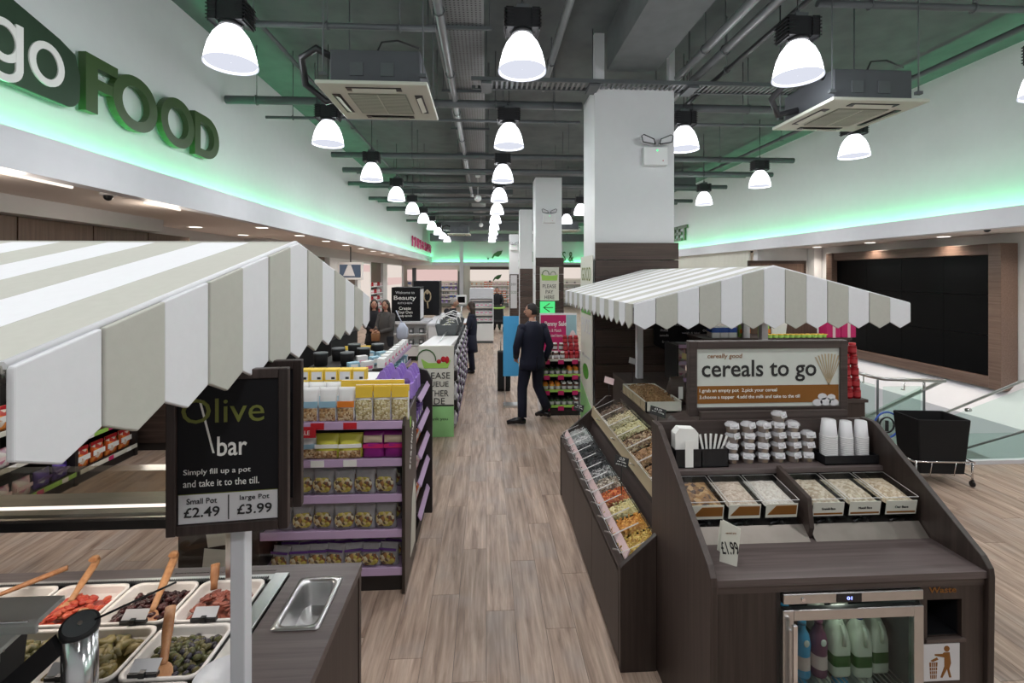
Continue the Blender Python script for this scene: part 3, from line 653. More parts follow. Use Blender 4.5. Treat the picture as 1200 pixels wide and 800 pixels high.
# wooden spoons and ladles: (tip end world, handle end world)
def spoon(lab, p0, p1, bowl=True, hook=False, w_=.011):
    p0, p1 = Vector(p0), Vector(p1); t = thing('wooden_spoon', lab, 'spoon', tuple(p0))
    d = (p1-p0); L_ = d.length; M = d.to_track_quat('Z', 'Y').to_matrix().to_4x4()
    pts = [(0,0,.03)]+[(0,0,L_*k/5) for k in range(1, 6)]
    if hook: pts += [(0,.012,L_+.014),(0,.03,L_+.012),(0,.036,L_-.006)]
    h = B().tube(pts, [.006]+[w_*.75]*2+[w_]*(len(pts)-3), 8); h.v = [(x*1.5, y*.8, z) for x, y, z in h.v]
    obj('handle', h.xf(M), 'spoon_wood', t)
    if bowl:
        e = B().ell((0,0,0), .03, .012, .04, 12, 8); e.v = [(x, y if y < 0 else y*.2, z) for x, y, z in e.v]
        obj('bowl', e.xf(M), 'spoon_wood', t)
spoon('long wooden spoon handle leaning out of the grey paste pan', (-2.0, 1.93, .92), (-1.76, 2.11, .965), True, False)
spoon('wooden spoon with flat hooked end leaning in the red peppers pan', (-1.62, 1.93, .91), (-1.66, 2.12, .97), True, True)
spoon('wooden ladle with hooked handle standing in the dark olives', (-1.27, 1.87, .9), (-1.33, 2.11, .985), True, True)
spoon('short wooden handle standing in the tomato pan', (-1.10, 1.99, .90), (-1.13, 2.06, .99), False, False)
spoon('wooden ladle with round bowl lying on the mixed olives', (-1.045, 1.60, .905), (-1.12, 1.76, 1.02), True, False)
spoon('hooked wooden spoon handle behind the chrome post', (-1.46, 1.76, .90), (-1.44, 1.80, .97), False, True)
def clip_card(lab, x, y, z=.94):
    t = thing('price_clip', lab, 'price card', (x, y, z))
    obj('card', B().mbox(Matrix.Rotation(R(-50), 4, 'X'), (.085, .002, .035), (0, 0, .01)), 'print_grey', t); obj('holder', B().box((-.045, -.012, -.018), (.045, .004, -.006)).box((-.009, -.016, -.034), (.009, .012, .0)), 'black_plastic', t)
clip_card('pale card in black clip on the front rim of the dark olives pan', -1.29, 1.825)
clip_card('pale card in black clip on the front rim of the tomato pan', -1.04, 1.825)
clip_card('pale card in black clip on the front rim of the mixed olives pan', -1.09, 1.585)
clip_card('pale card in black clip on the near left pan rim', -1.34, 1.585)
# empty steel pan let into the worktop
t = thing('steel_pan', 'empty stainless steel pan let into the counter end', 'pan', (-.70, 1.932, .902))
b = B().rings([rrect(.088, .152, .012, 0), rrect(.088, .152, .012, .004), rrect(.07, .134, .03, .004), rrect(.066, .13, .03, -.01), rrect(.058, .12, .03, -.095)], cap=False)
b.add(rrect(.058, .12, .03, -.095), [tuple(range(20))]); obj('pan_body', b, 'steel', t)
# chrome post with black cap, arm and glass
t = thing('guard_post', 'thick chrome post with oval black cap at the front of the olive bar', 'post', (-1.095, 1.35, .9))
obj('tube', B().cyl((0,0,0), .039, .34, 28), 'chrome', t)
M = Matrix.Translation((0, 0, .352)) @ Matrix.Rotation(R(14), 4, 'Y') @ Matrix.Rotation(R(18), 4, 'X')
c = B().lathe([(.001, -.018), (.039, -.018), (.043, -.012), (.043, .004), (.04, .008), (.001, .008)], n=28); obj('cap', c.xf(M), 'black_metal', t, label='black oval cap')
obj('cap_face', B().lathe([(.001, .0085), (.036, .0085)], n=28, cap=False).xf(M), 'service_grey', t)
obj('screw', B().cyl((0,0,.0085), .006, .003, 10).xf(M), 'steel', t)
obj('arm', B().prism([(-.04, .35), (-.02, .30), (-.13, .20), (-.2, .10), (-.24, .10), (-.17, .235)], 1, -.04, -.025), 'black_metal', t)
obj('glass_edge', B().tube([(.03, .01, .36), (.17, .13, .38)], .003, 6), 'black_plastic', t)
# stepped steel roll top on the left
t = thing('roll_top_guard', 'stepped brushed steel roll top at the near left of the olive bar', 'food guard', (-1.75, 1.3, .9))
for k, (xe, y0, z0, y1, z1) in enumerate(((.55, .13, .385, .05, .375), (.50, .07, .345, .0, .335), (.46, .02, .30, -.05, .29), (.42, -.03, .25, -.10, .235))):
    sl_ = obj('slat', B().prism([(y0, z0), (y1, z1), (y1-.012, z1-.012), (y1-.01, z1-.035), (y1, z1-.035), (y1+.0, z1-.014), (y0, z0-.014)], 0, -.6, xe), 'slat_steel', t, bev=.002)
    obj('edge_rail', B().tube([(-.6, y1-.008, z1-.002), (xe-.04, y1-.008, z1-.002), (xe, y1+.01, z1-.012)], .004, 6), 'chrome', sl_)
obj('end_cap', B().prism([(.14, .36), (.10, .375), (.0, .32), (-.08, .25), (-.12, .16), (-.12, .10), (.10, .10)], 0, .43, .45), 'black_metal', t)
obj('underside', B().box((-.6, -.02, .08), (.42, .10, .24)), 'shelf_black', t)
obj('bracket', B().box((-.5, .0, 0), (-.46, .04, .12)).box((.35, .02, 0), (.39, .06, .12)), 'black_metal', t)
# rear gantry with lit curved glass
t = thing('sneeze_guard', 'long curved glass and steel food guard bridging the back of the olive bar', 'food guard', (-1.95, 2.0, .9))
obj('fascia', B().box((-1.3, -.1, .325), (.93, .1, .372)), 'black_metal', t, label='dark underside rail')
pf = [(-.11, .375), (-.115, .41), (-.10, .45), (-.06, .49), (0, .51), (.06, .51), (.11, .49), (.11, .375)]
light('gantry_light', 'AREA', (-2.1, 1.93, 1.215), 5, (1, .9, .8), (0, 0, 0), shape='RECTANGLE', size=2.1, size_y=.04)
obj('curved_glass', B().prism(pf, 0, -1.3, .93), 'guard_glass', t); obj('inner_tray', B().box((-1.3, -.09, .372), (.93, .09, .385)), 'slat_steel', t)
obj('light_tube', B().cyl((-1.3, -.121, .425), .006, 2.2, 8, 'x'), 'tube_glow', t); obj('edge_rail', B().box((-1.3, -.117, .368), (.93, -.1, .378)), 'chrome', t)
obj('support', B().box((.86, .06, 0), (.9, .1, .33)).box((-1.25, .06, 0), (-1.21, .1, .33)), 'steel', t)
t = thing('glass_screen', 'upright clear glass screen at the far edge of the olive bar', 'glass', (-1.05, 2.15, .9)); obj('pane', B().box((-.3, -.004, .0), (.13, .004, .36)), 'clear_glass', t)
t = thing('glass_screen', 'clear glass screen in front of the pans beside the white post', 'glass', (-.9, 1.42, .9)); obj('pane', B().box((-.115, -.003, .03), (.12, .003, .3)), 'clear_glass', t); obj('foot_clamp', B().box((-.02, -.012, 0), (.02, .012, .04)), 'steel', t)
obj('frosted_bowl', B().lathe([(.02, 0), (.06, .01), (.08, .045), (.078, .045), (.055, .014), (.001, .006)], n=20, cap=False), 'frosted', None, (-.82, 1.53, .913)); tag(bpy.data.objects['frosted_bowl'], 'frosted white bowl at the foot of the sign post', 'bowl')
# the sign, double sided
def olive_sign(lab, y, back=False):
    t = thing('framed_sign', lab, 'sign', (-.735, y, 1.472), R(6))
    t.scale = (.93, .93, .93)
    w, h = .165, .235; f = .028
    obj('frame', B().box((-w-f+.02, 0, -.01), (-w+.02, .03, .49)), 'sign_frame', t, bev=.003); obj('frame', B().box((w-.02, 0, -.01), (w+f-.02, .03, .49)), 'sign_frame', t, bev=.003)
    obj('frame', B().box((-w+.02, 0.001, -.01), (w-.02, .029, .022)), 'sign_frame', t, bev=.003); obj('frame', B().box((-w+.02, .001, .46), (w-.02, .029, .49)), 'sign_frame', t, bev=.003)
    obj('board', B().box((-w+.02, .01, .02), (w-.02, .02, .462)), 'sign_black', t)
    if back: return t
    obj('price_panel', B().box((-w+.024, .0085, .024), (w-.024, .0105, .112)), 'print_grey', t)
    Y = .0075
    text('Olive', (-.015, .009, .365), w=.235, h=.075, mat='print_olive', parent=t)
    text('bar', (.01, .009, .255), w=.085, h=.06, mat='print_white', parent=t, bold=.01)
    obj('stick', B().prism([(-.085, .40), (-.079, .40), (-.04, .235), (-.046, .235)], 1, .0085, .0095), 'print_white', t, label='cocktail stick drawn through the O')
    text('Simply fill up a pot', (-.032, .009, .178), w=.19, h=.021, mat='print_white', parent=t)
    text('and take it to the till.', (-.02, .009, .145), w=.215, h=.021, mat='print_white', parent=t)
    text('Small Pot', (-.075, Y, .092), w=.085, h=.017, parent=t); text('large Pot', (.075, Y, .092), w=.085, h=.019, parent=t)
    text('£2.49', (-.075, Y, .058), w=.1, h=.03, parent=t, bold=.01); text('£3.99', (.075, Y, .058), w=.1, h=.03, parent=t, bold=.01)
    obj('divider', B().box((-.0015, .007, .03), (.0015, .0084, .105)), 'print_black', t)
    obj('green_rule', B().box((-w+.024, .0075, .112), (w-.024, .0085, .114)), 'print_olive', t)
    return t
olive_sign('black olive bar price sign in a dark wood frame with lettering', 1.40)
tt = olive_sign('dark back board mounted behind the olive bar price sign', 1.53, True); tt.location.x = -.745

# ================================================================ LOW SNACK SHELVES, LEFT
def pouch(w, h, d, seed=0, pleat=True):
    """soft packet, base at z=0, flat crimped top"""
    q = random.Random(seed); n = 8; rs = []; m = 14
    for k in range(n+1):
        v = k/n; th = d/2*(math.sin(math.pi*min(1, .12+v*.88))**.55)*(1 if v < .85 else .35) + .002
        ww = w/2*(1-.06*math.sin(math.pi*v)) + q.uniform(-1, 1)*w*.015
        ring = []
        for i in range(m):
            a = 2*math.pi*i/m; ca, sa = math.cos(a), math.sin(a)
            ring.append((ww*(abs(ca)**.6)*(1 if ca > 0 else -1), th*sa*(1+q.uniform(-.12, .12)), h*v))
        rs.append(ring)
    return B().rings(rs, True)
group_round = lambda n: n == 'nut_bag'
def make_pack(name, lab, cat, body, band=None, window=None, w=.14, h=.2, d=.06, seed=1, top=None, group=None):
    t = thing(name, lab, cat, (0,0,-10), 0, group)
    obj('packet', pouch(w, h, d, seed), body, t)
    if band: obj('band', B().prism([(-w*.46, h*band[1]), (w*.46, h*band[1]), (w*.46, h*band[2]), (-w*.46, h*band[2])], 1, -d*.54, -d*.46), band[0], t)
    if window:
        z0, z1 = window[1]*h, window[2]*h
        def f(u, v): return ((u-.5)*w*.86*(math.sin(math.pi*(.12+.76*v))**.5 if group_round(name) else 1), -d*.54-(.008*math.sin(math.pi*u)*math.sin(math.pi*v)), z0+(z1-z0)*v)
        obj('contents', B().grid(f, 8, 6), window[0], t)
    if top: obj('header', B().prism([(-w*.48, h*.82), (w*.48, h*.82), (w*.48, h*.99), (-w*.48, h*.99)], 1, -.012, .012), top, t)
    return t
NUTS = grains('nuts', [(.35,.2,.08),(.5,.33,.16),(.22,.11,.04),(.55,.42,.25)], 70); SEEDS = grains('pumpkin_mix', [(.62,.55,.33),(.5,.42,.2),(.7,.64,.45),(.36,.28,.12)], 85); DKNUT = grains('dark_nuts', [(.2,.1,.04),(.42,.25,.09),(.1,.05,.03),(.5,.36,.2),(.28,.2,.06)], 55); MIXNUT = grains('mixed_nuts', [(.5,.4,.2),(.3,.15,.05),(.55,.5,.35),(.2,.07,.03),(.45,.38,.08),(.12,.08,.05)], 48)
PROD = {
 'orange_snack': make_pack('snack_bag', 'x', 'snack bag', printed('orange_print', [(.6,.1,.02),(.75,.25,.05),(.7,.6,.5),(.5,.05,.03)]), ('print_white', .35, .6), None, .17, .22, .07, 2, 'red'),
 'pink_snack': make_pack('snack_bag', 'x', 'snack bag', printed('pink_print', [(.75,.5,.5),(.7,.65,.6),(.6,.2,.3),(.5,.35,.4)]), ('pale_pink', .4, .6), None, .17, .17, .07, 3),
 'navy_snack': make_pack('snack_bag', 'x', 'snack bag', printed('navy_print', [(.06,.03,.2),(.1,.05,.3),(.5,.5,.6),(.03,.02,.1)]), ('deep_purple', .4, .55), None, .17, .17, .07, 4),
 'green_snack': make_pack('snack_bag', 'x', 'snack bag', 'lime', ('print_white', .4, .6), None, .17, .17, .07, 5)}
t = thing('snack_shelving', 'low dark shelving bays with pale and lime edges along the left wall', 'shelving', (-4.55, 3.5, 0))
for k, y in enumerate((-.0, .86, 1.70, 2.55)): obj('upright', B().box((-.33, y-.02, 0), (.30, y+.02, 1.0)), 'shelf_black', t)
for k in range(3):
    for z in (.13, .47, .80):
        y = .02+.86*k
        s = obj('shelf', B().box((-.33, y, z-.03), (.30, y+.81, z)), 'shelf_black', t)
        obj('shelf_edge', B().box((.30, y, z-.03), (.308, y+.81, z+.015)), 'cream' if (k+int(z*10)) % 2 else 'lime', s)
        for m in range(3): obj('price_ticket', B().box((.308, y+.1+m*.27, z-.03), (.311, y+.17+m*.27, z+.015)), 'magenta' if m == 1 else 'print_white', s)
obj('plinth', B().box((-.33, 0, 0), (.28, 2.55, .1)), 'shelf_black', t); obj('back', B().box((-.35, 0, 0), (-.33, 2.55, 1.3)), 'shelf_black', t)
kinds = list(PROD.items()); lv = ['bottom', 'middle', 'top']
used = set()
def place(key, loc, rz, lab, group, sc=None):
    src = PROD[key]
    if key not in used: used.add(key); src.location = loc; src.rotation_euler = (0,0,rz); src['label'] = lab; src['group'] = group; 
    else: src = dup(src, loc, rz, lab, group)
    if sc: src.scale = sc
    return src
cn = {'orange_snack': 'orange and red', 'pink_snack': 'pale pink', 'navy_snack': 'dark purple', 'green_snack': 'lime green'}
sel = {(2,0):'orange_snack',(2,1):'orange_snack',(2,2):'pink_snack',(1,0):'pink_snack',(1,1):'pink_snack',(1,2):'orange_snack',(0,0):'navy_snack',(0,1):'green_snack',(0,2):'navy_snack'}
for (k, l), key in sel.items():
    for m in range(4):
        kk = 'navy_snack' if (k, l) == (1, 0) and m > 1 else key
        place(kk, (-4.33, 3.5+.02+.86*k+.11+m*.2, (.13, .47, .80)[l]+.001), R(90), '%s snack bag, %s on the %s shelf of the %s bay from camera' % (cn[kk], ORD[m], lv[l], ORD[k]), '%s snack bags on low shelving' % cn[kk])
t = thing('end_cabinet', 'dark brown cabinet at the far end of the low snack shelves', 'cabinet', (-3.95, 6.45, 0))
obj('body', B().box((-.45, -.25, .0), (.45, .3, 1.5)), 'shelf_black', t); obj('panel', B().box((-.43, -.27, .1), (.0, -.25, 1.45)), 'clad', t); obj('panel', B().box((.01, -.27, .1), (.43, -.25, 1.45)), 'clad', t)

# ================================================================ NUT END GONDOLA
t = thing('nut_gondola', 'dark end unit with lilac edged shelves of bagged nuts', 'shelving', (-1.04, 3.35, 0))
gx0, gx1 = -.5, .46
zs = [.154, .417, .662, .908, 1.165]
obj('back', B().box((gx0, .42, 0), (gx1, .45, 1.16)), 'shelf_black', t)
obj('plinth', B().box((gx0, .02, 0), (gx1, .42, .10)), 'shelf_black', t)
obj('side_panel', B().prism([(-.03, 0), (-.03, 1.16), (.02, 1.2), (.5, 1.23), (.5, 0)], 0, gx1, gx1+.022), 'dark_endpanel', t, bev=.004)
obj('side_panel', B().box((gx0-.02, -.02, 0), (gx0, .44, 1.2)), 'dark_endpanel', t)
obj('wing_panel', B().box((gx0-.58, .06, 0), (gx0-.02, .10, 1.3)), 'dark_endpanel', t)
for (x, z, a) in ((-.28, .43, -8), (-.30, .20, 6)): obj('choc_graphic', B().mbox(Matrix.Translation((gx0+x, .05, z)) @ Matrix.Rotation(R(a), 4, 'Y'), (.22, .004, .2)), 'print_cream' if 'print_cream' in G else 'cream', t)
lf = B(); lf.prism([(.2+.03*math.cos(a), 1.12+.035*math.sin(a)*(1 if math.sin(a) > 0 else 1.4)) for a in [k*math.pi/5 for k in range(10)]], 0, gx1+.022, gx1+.0245); obj('leaf_logo', lf, 'lime', t)
text('snacking', (gx1+.0225, .25, .93), w=.34, h=.09, face=(R(90), R(-62), R(90)), mat='print_white', parent=t)
obj('panel_graphic', B().prism([(.2, .12), (.42, .12), (.46, .5), (.38, .62), (.28, .52)], 0, gx1+.022, gx1+.0245), 'cream', t)
for k, z in enumerate(zs):
    s = obj('shelf', B().box((gx0, .0, z-.022), (gx1, .42, z-.002)), 'lilac', t)
    obj('shelf_edge', B().box((gx0, -.012, z-.035), (gx1, 0, z+.02)), 'lilac', s, bev=.003)
    for m in range(3 if k > 2 else 0): obj('price_ticket', B().box((gx0+.12+m*.22, -.016, z-.03), (gx0+.21+m*.22, -.012, z+.015)), 'red' if k == 4 else 'print_white', s)
obj('price_card', B().box((.02-.3, -.03, 1.085), (.14-.26, -.026, 1.16)), 'red', t); text('SALE', (-.2, -.0305, 1.12), w=.08, h=.03, mat='print_white', parent=t)
# packs
P = PROD
P['white_blue'] = make_pack('nut_pouch', 'x', 'pouch', 'white_plastic', ('pale_blue', .42, .6), (NUTS, .03, .4), .125, .235, .06, 11)
P['white_red'] = make_pack('nut_pouch', 'x', 'pouch', 'white_plastic', ('orange', .42, .6), (NUTS, .03, .4), .125, .235, .06, 12)
P['yellow_seed'] = make_pack('seed_pouch', 'x', 'pouch', 'white_plastic', ('yellow', .66, .97), (SEEDS, .03, .6), .125, .25, .06, 13, 'yellow')
P['yellow_bag'] = make_pack('snack_bag', 'x', 'snack bag', paint('acid_yellow', (.62,.6,.08), .4), ('print_white', .45, .6), (NUTS, .05, .35), .17, .17, .08, 14)
P['purple_bag'] = make_pack('snack_bag', 'x', 'snack bag', paint('berry', (.28,.02,.22), .4), ('magenta', .4, .55), (paint('tan_mix', (.5,.4,.3), .6), .62, .9), .15, .18, .08, 15)
P['clear_bag'] = make_pack('nut_bag', 'x', 'nut bag', 'pack_clear', None, (MIXNUT, .14, .72), .15, .175, .08, 16)
P['clear_bag2'] = make_pack('nut_bag', 'x', 'nut bag', 'pack_clear', ('deep_purple', .74, .84), (MIXNUT, .12, .66), .135, .15, .08, 17)
bx = -1.04; by = 3.35
for k, key in enumerate(['white_blue', 'white_blue', 'white_red', 'yellow_seed', 'yellow_seed', 'yellow_seed']):
    nm = {'white_blue': 'white nut pouch with blue band', 'white_red': 'white nut pouch with orange band', 'yellow_seed': 'seed pouch with yellow header'}[key]
    place(key, (bx-.19+k*.125-(.0), by+.07, 1.172), rnd.uniform(-.06, .06), '%s, %s from the left on the top shelf' % (nm, ORD[k]), 'pouches on the top nut shelf')
for k in range(4): place('yellow_seed', (bx+.05+k*.11, by+.19, 1.18), 0, 'seed pouch with yellow header in the second rank of the top shelf, %s from left' % ORD[k], 'second rank of seed pouches')
for k in range(3): place('white_blue', (bx-.31+k*.125, by+.19, 1.18), 0, 'white nut pouch in the second rank of the top shelf, %s from left' % ORD[k], 'second rank of nut pouches')
place('white_blue', (bx-.315, by+.07, 1.172), 0, 'white nut pouch with blue band partly behind the olive sign', 'pouches on the top nut shelf')
place('white_blue', (bx-.20, by+.07, .915), .1, 'silvery blue nut bag at the left of the second shelf', 'bags on the second nut shelf', (1, 1, .72))
place('yellow_bag', (bx-.07, by+.07, .915), 0, 'left yellow snack bag under the red price card', 'bags on the second nut shelf')
place('yellow_bag', (bx+.09, by+.07, .915), .05, 'right yellow snack bag on the second shelf', 'bags on the second nut shelf')
place('purple_bag', (bx+.25, by+.07, .915), 0, 'berry purple snack bag, left of the pair on the second shelf', 'bags on the second nut shelf')
place('purple_bag', (bx+.395, by+.07, .915), -.05, 'berry purple snack bag, right of the pair on the second shelf', 'bags on the second nut shelf')
for r_, (z, key, n) in enumerate(((.662, 'clear_bag', 6), (.417, 'clear_bag', 6), (.154, 'clear_bag2', 7))):
    for k in range(n):
        x = bx+gx0+.09+k*(.86/n)+.03
        place(key, (x, by+.07+rnd.uniform(-.01, .01), z+.003), rnd.uniform(-.2, .2), 'clear nut bag, %s from the left on the %s shelf' % (ORD[k], ['third', 'fourth', 'bottom'][r_]), 'clear bags of nuts')
        place(key, (x+.02, by+.19, z+.003), rnd.uniform(-.2, .2), 'clear nut bag in the second rank of the %s shelf, %s from left' % (['third', 'fourth', 'bottom'][r_], ORD[k]), 'clear bags of nuts, second rank')
# side bay facing the aisle
t = thing('side_gondola', 'black shelf bay with lilac edges facing the aisle behind the nuts', 'shelving', (-.75, 4.15, 0))
obj('end_panel', B().prism([(-.14, 0), (.25, 0), (.25, 1.22), (.2, 1.31), (.1, 1.34), (-.14, 1.34)], 1, .29, .33), 'shelf_black', t)
obj('back', B().box((-.2, -.3, 0), (-.17, .3, 1.3)), 'shelf_black', t); obj('plinth', B().box((-.17, -.2, 0), (.18, .29, .1)), 'shelf_black', t)
for z in (1.224, .987, .767, .546, .278):
    s = obj('shelf', B().box((-.17, -.28 if z > 1.2 else -.2, z-.05), (.2, .29, z-.035)), 'shelf_black', t); obj('shelf_edge', B().mbox(Matrix.Translation((.215, -.0, z-.03)) @ Matrix.Rotation(R(-30), 4, 'Y'), (.01, .58, .048)), 'lilac', s)
P['egg_box'] = thing('easter_carton', 'x', 'carton', (0,0,-10))
obj('box', B().prism([(-.055,0),(.055,0),(.05,.12),(-.05,.12)], 1, -.05, .05), 'purple', P['egg_box'], bev=.004)
obj('header', B().prism([(-.05,.1),(.05,.1),(.045,.15),(.02,.21),(-.01,.215),(-.04,.16)], 1, .03, .042), 'purple', P['egg_box']); obj('egg', B().ell((0,-.02,.12), .035, .03, .045), 'deep_purple', P['egg_box']); obj('label', B().box((-.035,-.0525,.02),(.035,-.0505,.07)), 'print_white', P['egg_box'])
for i in range(3):
    for j in range(4): place('egg_box', (-.86+i*.105, 3.95+j*.115, 1.191), .1*rnd.uniform(-1, 1), 'lilac purple easter carton, %s column %s row on top behind the nuts' % (ORD[i], ORD[j]), 'lilac cartons on top')
for l, z in enumerate((.952, .732, .511, .243)):
    for j in range(4):
        key = ['egg_box', 'orange_snack', 'pink_snack', 'orange_snack'][l]
        place(key, (-.62, 3.99+j*.125, z+.002), R(90), '%s on the aisle side bay, %s shelf down, %s from camera' % (['lilac carton','orange snack bag','pale pink bag','orange snack bag'][l], ORD[l+1], ORD[j]), 'packs on the aisle side bay', (.7, .8, .7))
# unit behind with yellow cartons
t = thing('cream_unit', 'cream topped unit behind the nut pouches carrying yellow cartons', 'shelving', (-1.45, 4.45, 0))
obj('body', B().box((-.5, -.5, 0), (.46, .5, 1.17)), 'shelf_black', t); obj('top', B().box((-.52, -.52, 1.17), (.47, .5, 1.2)), 'white_plastic', t)
P['yellow_carton'] = thing('yellow_carton', 'x', 'carton', (0,0,-10)); obj('box', B().box((-.058,-.05,0),(.058,.05,.105)), 'yellow', P['yellow_carton'], bev=.003); obj('label', B().box((-.045,-.053,.015),(.045,-.051,.085)), 'print_grey', P['yellow_carton']); obj('barcode', B().box((.005,-.055,.02),(.035,-.053,.04)), 'print_black', P['yellow_carton'])
P['pale_carton'] = thing('pale_carton', 'x', 'carton', (0,0,-10)); obj('box', B().box((-.058,-.05,0),(.058,.05,.05)), 'cream', P['pale_carton'], bev=.003); obj('label', B().box((-.04,-.052,.01),(.04,-.051,.035)), 'pale_pink', P['pale_carton'])
for k in range(7): place('yellow_carton', (-1.86+k*.122, 4.35, 1.252), 0, 'yellow carton with white label, %s from the left behind the nut pouches' % ORD[k], 'yellow cartons in a row')
for k in range(7): place('pale_carton', (-1.86+k*.122, 4.28, 1.201), 0, 'pale flat carton, %s from the left under the yellow row' % ORD[k], 'pale cartons in a row')
# second low unit beyond, with packs facing the aisle
t = thing('low_gondola', 'black low gondola with white ticket edges behind the yellow cartons', 'shelving', (-1.55, 5.9, 0))
obj('body', B().box((-.45, -.8, 0), (.35, .8, 1.15)), 'shelf_black', t)
for z in (1.2, 1.0, .8, .6, .4, .2):
    s = obj('shelf', B().box((.35, -.8, z-.02), (.5, .8, z)), 'shelf_black', t); obj('shelf_edge', B().box((.5, -.8, z-.02), (.506, .8, z+.03)), 'lilac', s)
P['box_blue'] = thing('small_box', 'x', 'box', (0,0,-10)); obj('box', B().box((-.06,-.04,0),(.06,.04,.09)), 'pale_blue', P['box_blue'], bev=.003); obj('label', B().box((-.04,-.042,.02),(.04,-.04,.07)), 'print_white', P['box_blue'])
P['box_white'] = thing('small_box', 'x', 'box', (0,0,-10)); obj('box', B().box((-.06,-.04,0),(.06,.04,.1)), 'white_plastic', P['box_white'], bev=.003); obj('label', B().box((-.04,-.042,.02),(.04,-.04,.05)), 'pink', P['box_white'])
for l, z in enumerate((1.2, 1.0, .8, .6)):
    for j in range(8): place(['box_white', 'box_blue', 'box_white', 'box_blue'][l], (-1.12, 5.2+j*.2, z+.001), R(90), 'small box on the low gondola, %s shelf down, %s from the camera' % (ORD[l], ORD[j]), 'small boxes on the low gondola')
for i in range(3, 5):
    for j in range(3): place(['box_blue','box_white','box_blue'][(i+j) % 3], (-1.9+i*.15, 5.3+j*.35, 1.151), .2*i, '%s box on the low gondola top, %s row, %s column' % (['pale blue','white','pale blue'][(i+j) % 3], ORD[j], ['left','right'][i-3]), 'boxes on the low gondola top')
P['yellow_sack'] = make_pack('yellow_bag', 'x', 'bag', 'yellow', ('print_white', .3, .6), None, .16, .12, .12, 31)
for k in range(3): place('yellow_sack', (-1.75+k*.17, 6.3, 1.151), .3, 'crumpled yellow bag, %s of three on top of the low gondola' % ORD[k], 'yellow bags')
# ================================================================ CEREAL COUNTER
paint('tan_steel', (.3,.27,.24), .3, metal=.7, noise=.2, scale=12)
CX, CY = 1.58, 2.0
t = thing('cereal_counter', 'dark wood self service cereal counter with sloping sides', 'counter', (CX, CY, 0))
def Lc(b): return b.xf(Matrix.Translation((-CX, -CY, 0)))
prof = [(1.975, 0), (1.965, .88), (1.97, .915), (2.0, .955), (2.57, 1.35), (2.60, 1.365), (2.69, 1.365), (2.69, 0)]
obj('side_panel', Lc(B().prism(prof, 0, .945, .975)), 'lam_z', t, bev=.004); obj('side_panel', Lc(B().prism(prof, 0, 2.185, 2.215)), 'lam_z', t, bev=.004)
obj('worktop', Lc(B().box((.975, 1.975, .87), (2.185, 2.32, .9))), 'top_x', t)
obj('apron', Lc(B().box((.975, 1.985, .835), (2.185, 2.0, .87))), 'lam_x', t)
obj('front_panel', Lc(B().box((.975, 1.99, .05), (1.245, 2.01, .835))), 'lam_z', t, bev=.002)
wp = B().box((1.905, 1.99, .05), (2.185, 2.01, .605)).box((1.905, 1.99, .775), (2.185, 2.01, .835)).box((1.905, 1.99, .605), (1.925, 2.01, .775)).box((2.085, 1.99, .605), (2.185, 2.01, .775))
obj('waste_panel', Lc(wp), 'lam_z', t)
obj('waste_chute', Lc(B().box((1.92, 2.01, .6), (2.09, 2.3, .61)).box((1.915, 2.01, .6), (1.925, 2.3, .78)).box((2.085, 2.01, .6), (2.095, 2.3, .78)).box((1.92, 2.28, .6), (2.09, 2.3, .78)).box((1.92, 2.01, .77), (2.09, 2.3, .78))), 'black_plastic', t)
obj('chute_lip', Lc(B().box((1.915, 1.98, .592), (2.095, 2.0, .606))), 'lam_x', t)
obj('divider_panel', Lc(B().box((1.245, 1.99, .05), (1.262, 2.6, .835)).box((1.89, 1.99, .05), (1.905, 2.6, .835)).box((.98, 2.02, 0), (2.18, 2.65, .05))), 'shelf_black', t)
text('Waste', Lc(B().add([(1.995, 1.989, .818)], [])).v[0], w=.125, h=.026, mat='print_brown', parent=t, bold=.01)
obj('back_panel', Lc(B().box((.975, 2.67, .0), (2.185, 2.69, 1.36))), 'lam_x', t)
obj('pot_shelf', Lc(B().box((.975, 2.52, 1.115), (2.185, 2.70, 1.142))), 'top_x', t, bev=.003)
obj('riser', Lc(B().box((1.24, 2.70, 1.142), (2.12, 2.73, 1.40))), 'lam_x', t)
obj('bin_divider', Lc(B().prism([(2.27, .9), (2.25, .96), (2.27, 1.10), (2.52, 1.16), (2.52, .9)], 0, 1.575, 1.6)), 'lam_z', t, bev=.003)
obj('steel_lip', Lc(B().prism([(2.24, .9), (2.30, .955), (2.306, .95), (2.25, .9)], 0, .98, 1.574).prism([(2.24, .9), (2.30, .955), (2.306, .95), (2.25, .9)], 0, 1.602, 2.18)), 'tan_steel', t)
obj('inner_deck', Lc(B().prism([(2.32, .9), (2.32, .94), (2.66, 1.06), (2.66, .9)], 0, .98, 2.18)), 'shelf_black', t)
# litter pictogram
s = thing('litter_sign', 'white square sign with brown litter bin figure below the waste slot', 'sign', (1.985, 1.988, .505))
obj('plate', B().box((-.085, -.003, -.082), (.085, 0, .08)), 'print_grey', s)
g = B(); F0, F1 = -.0045, -.003
g.prism([(.025+.013*math.cos(a), .058+.013*math.sin(a)) for a in [k*math.pi/5 for k in range(10)]], 1, F0, F1)
g.prism([(.012,.042),(.038,.042),(.044,-.005),(.036,-.03),(.046,-.068),(.036,-.068),(.026,-.03),(.004,-.068),(-.004,-.066),(.014,-.02),(.014,.02),(-.03,.03),(-.03,.036),(.006,.036)], 1, F0, F1)
g.prism([(-.055,.0),(-.018,.0),(-.023,-.07),(-.05,-.07)], 1, F0, F1); g.prism([(-.05,.008),(-.02,.022),(-.014,.012),(-.04,.003)], 1, F0, F1)
obj('figure', g, 'print_brown', s)
g = B()
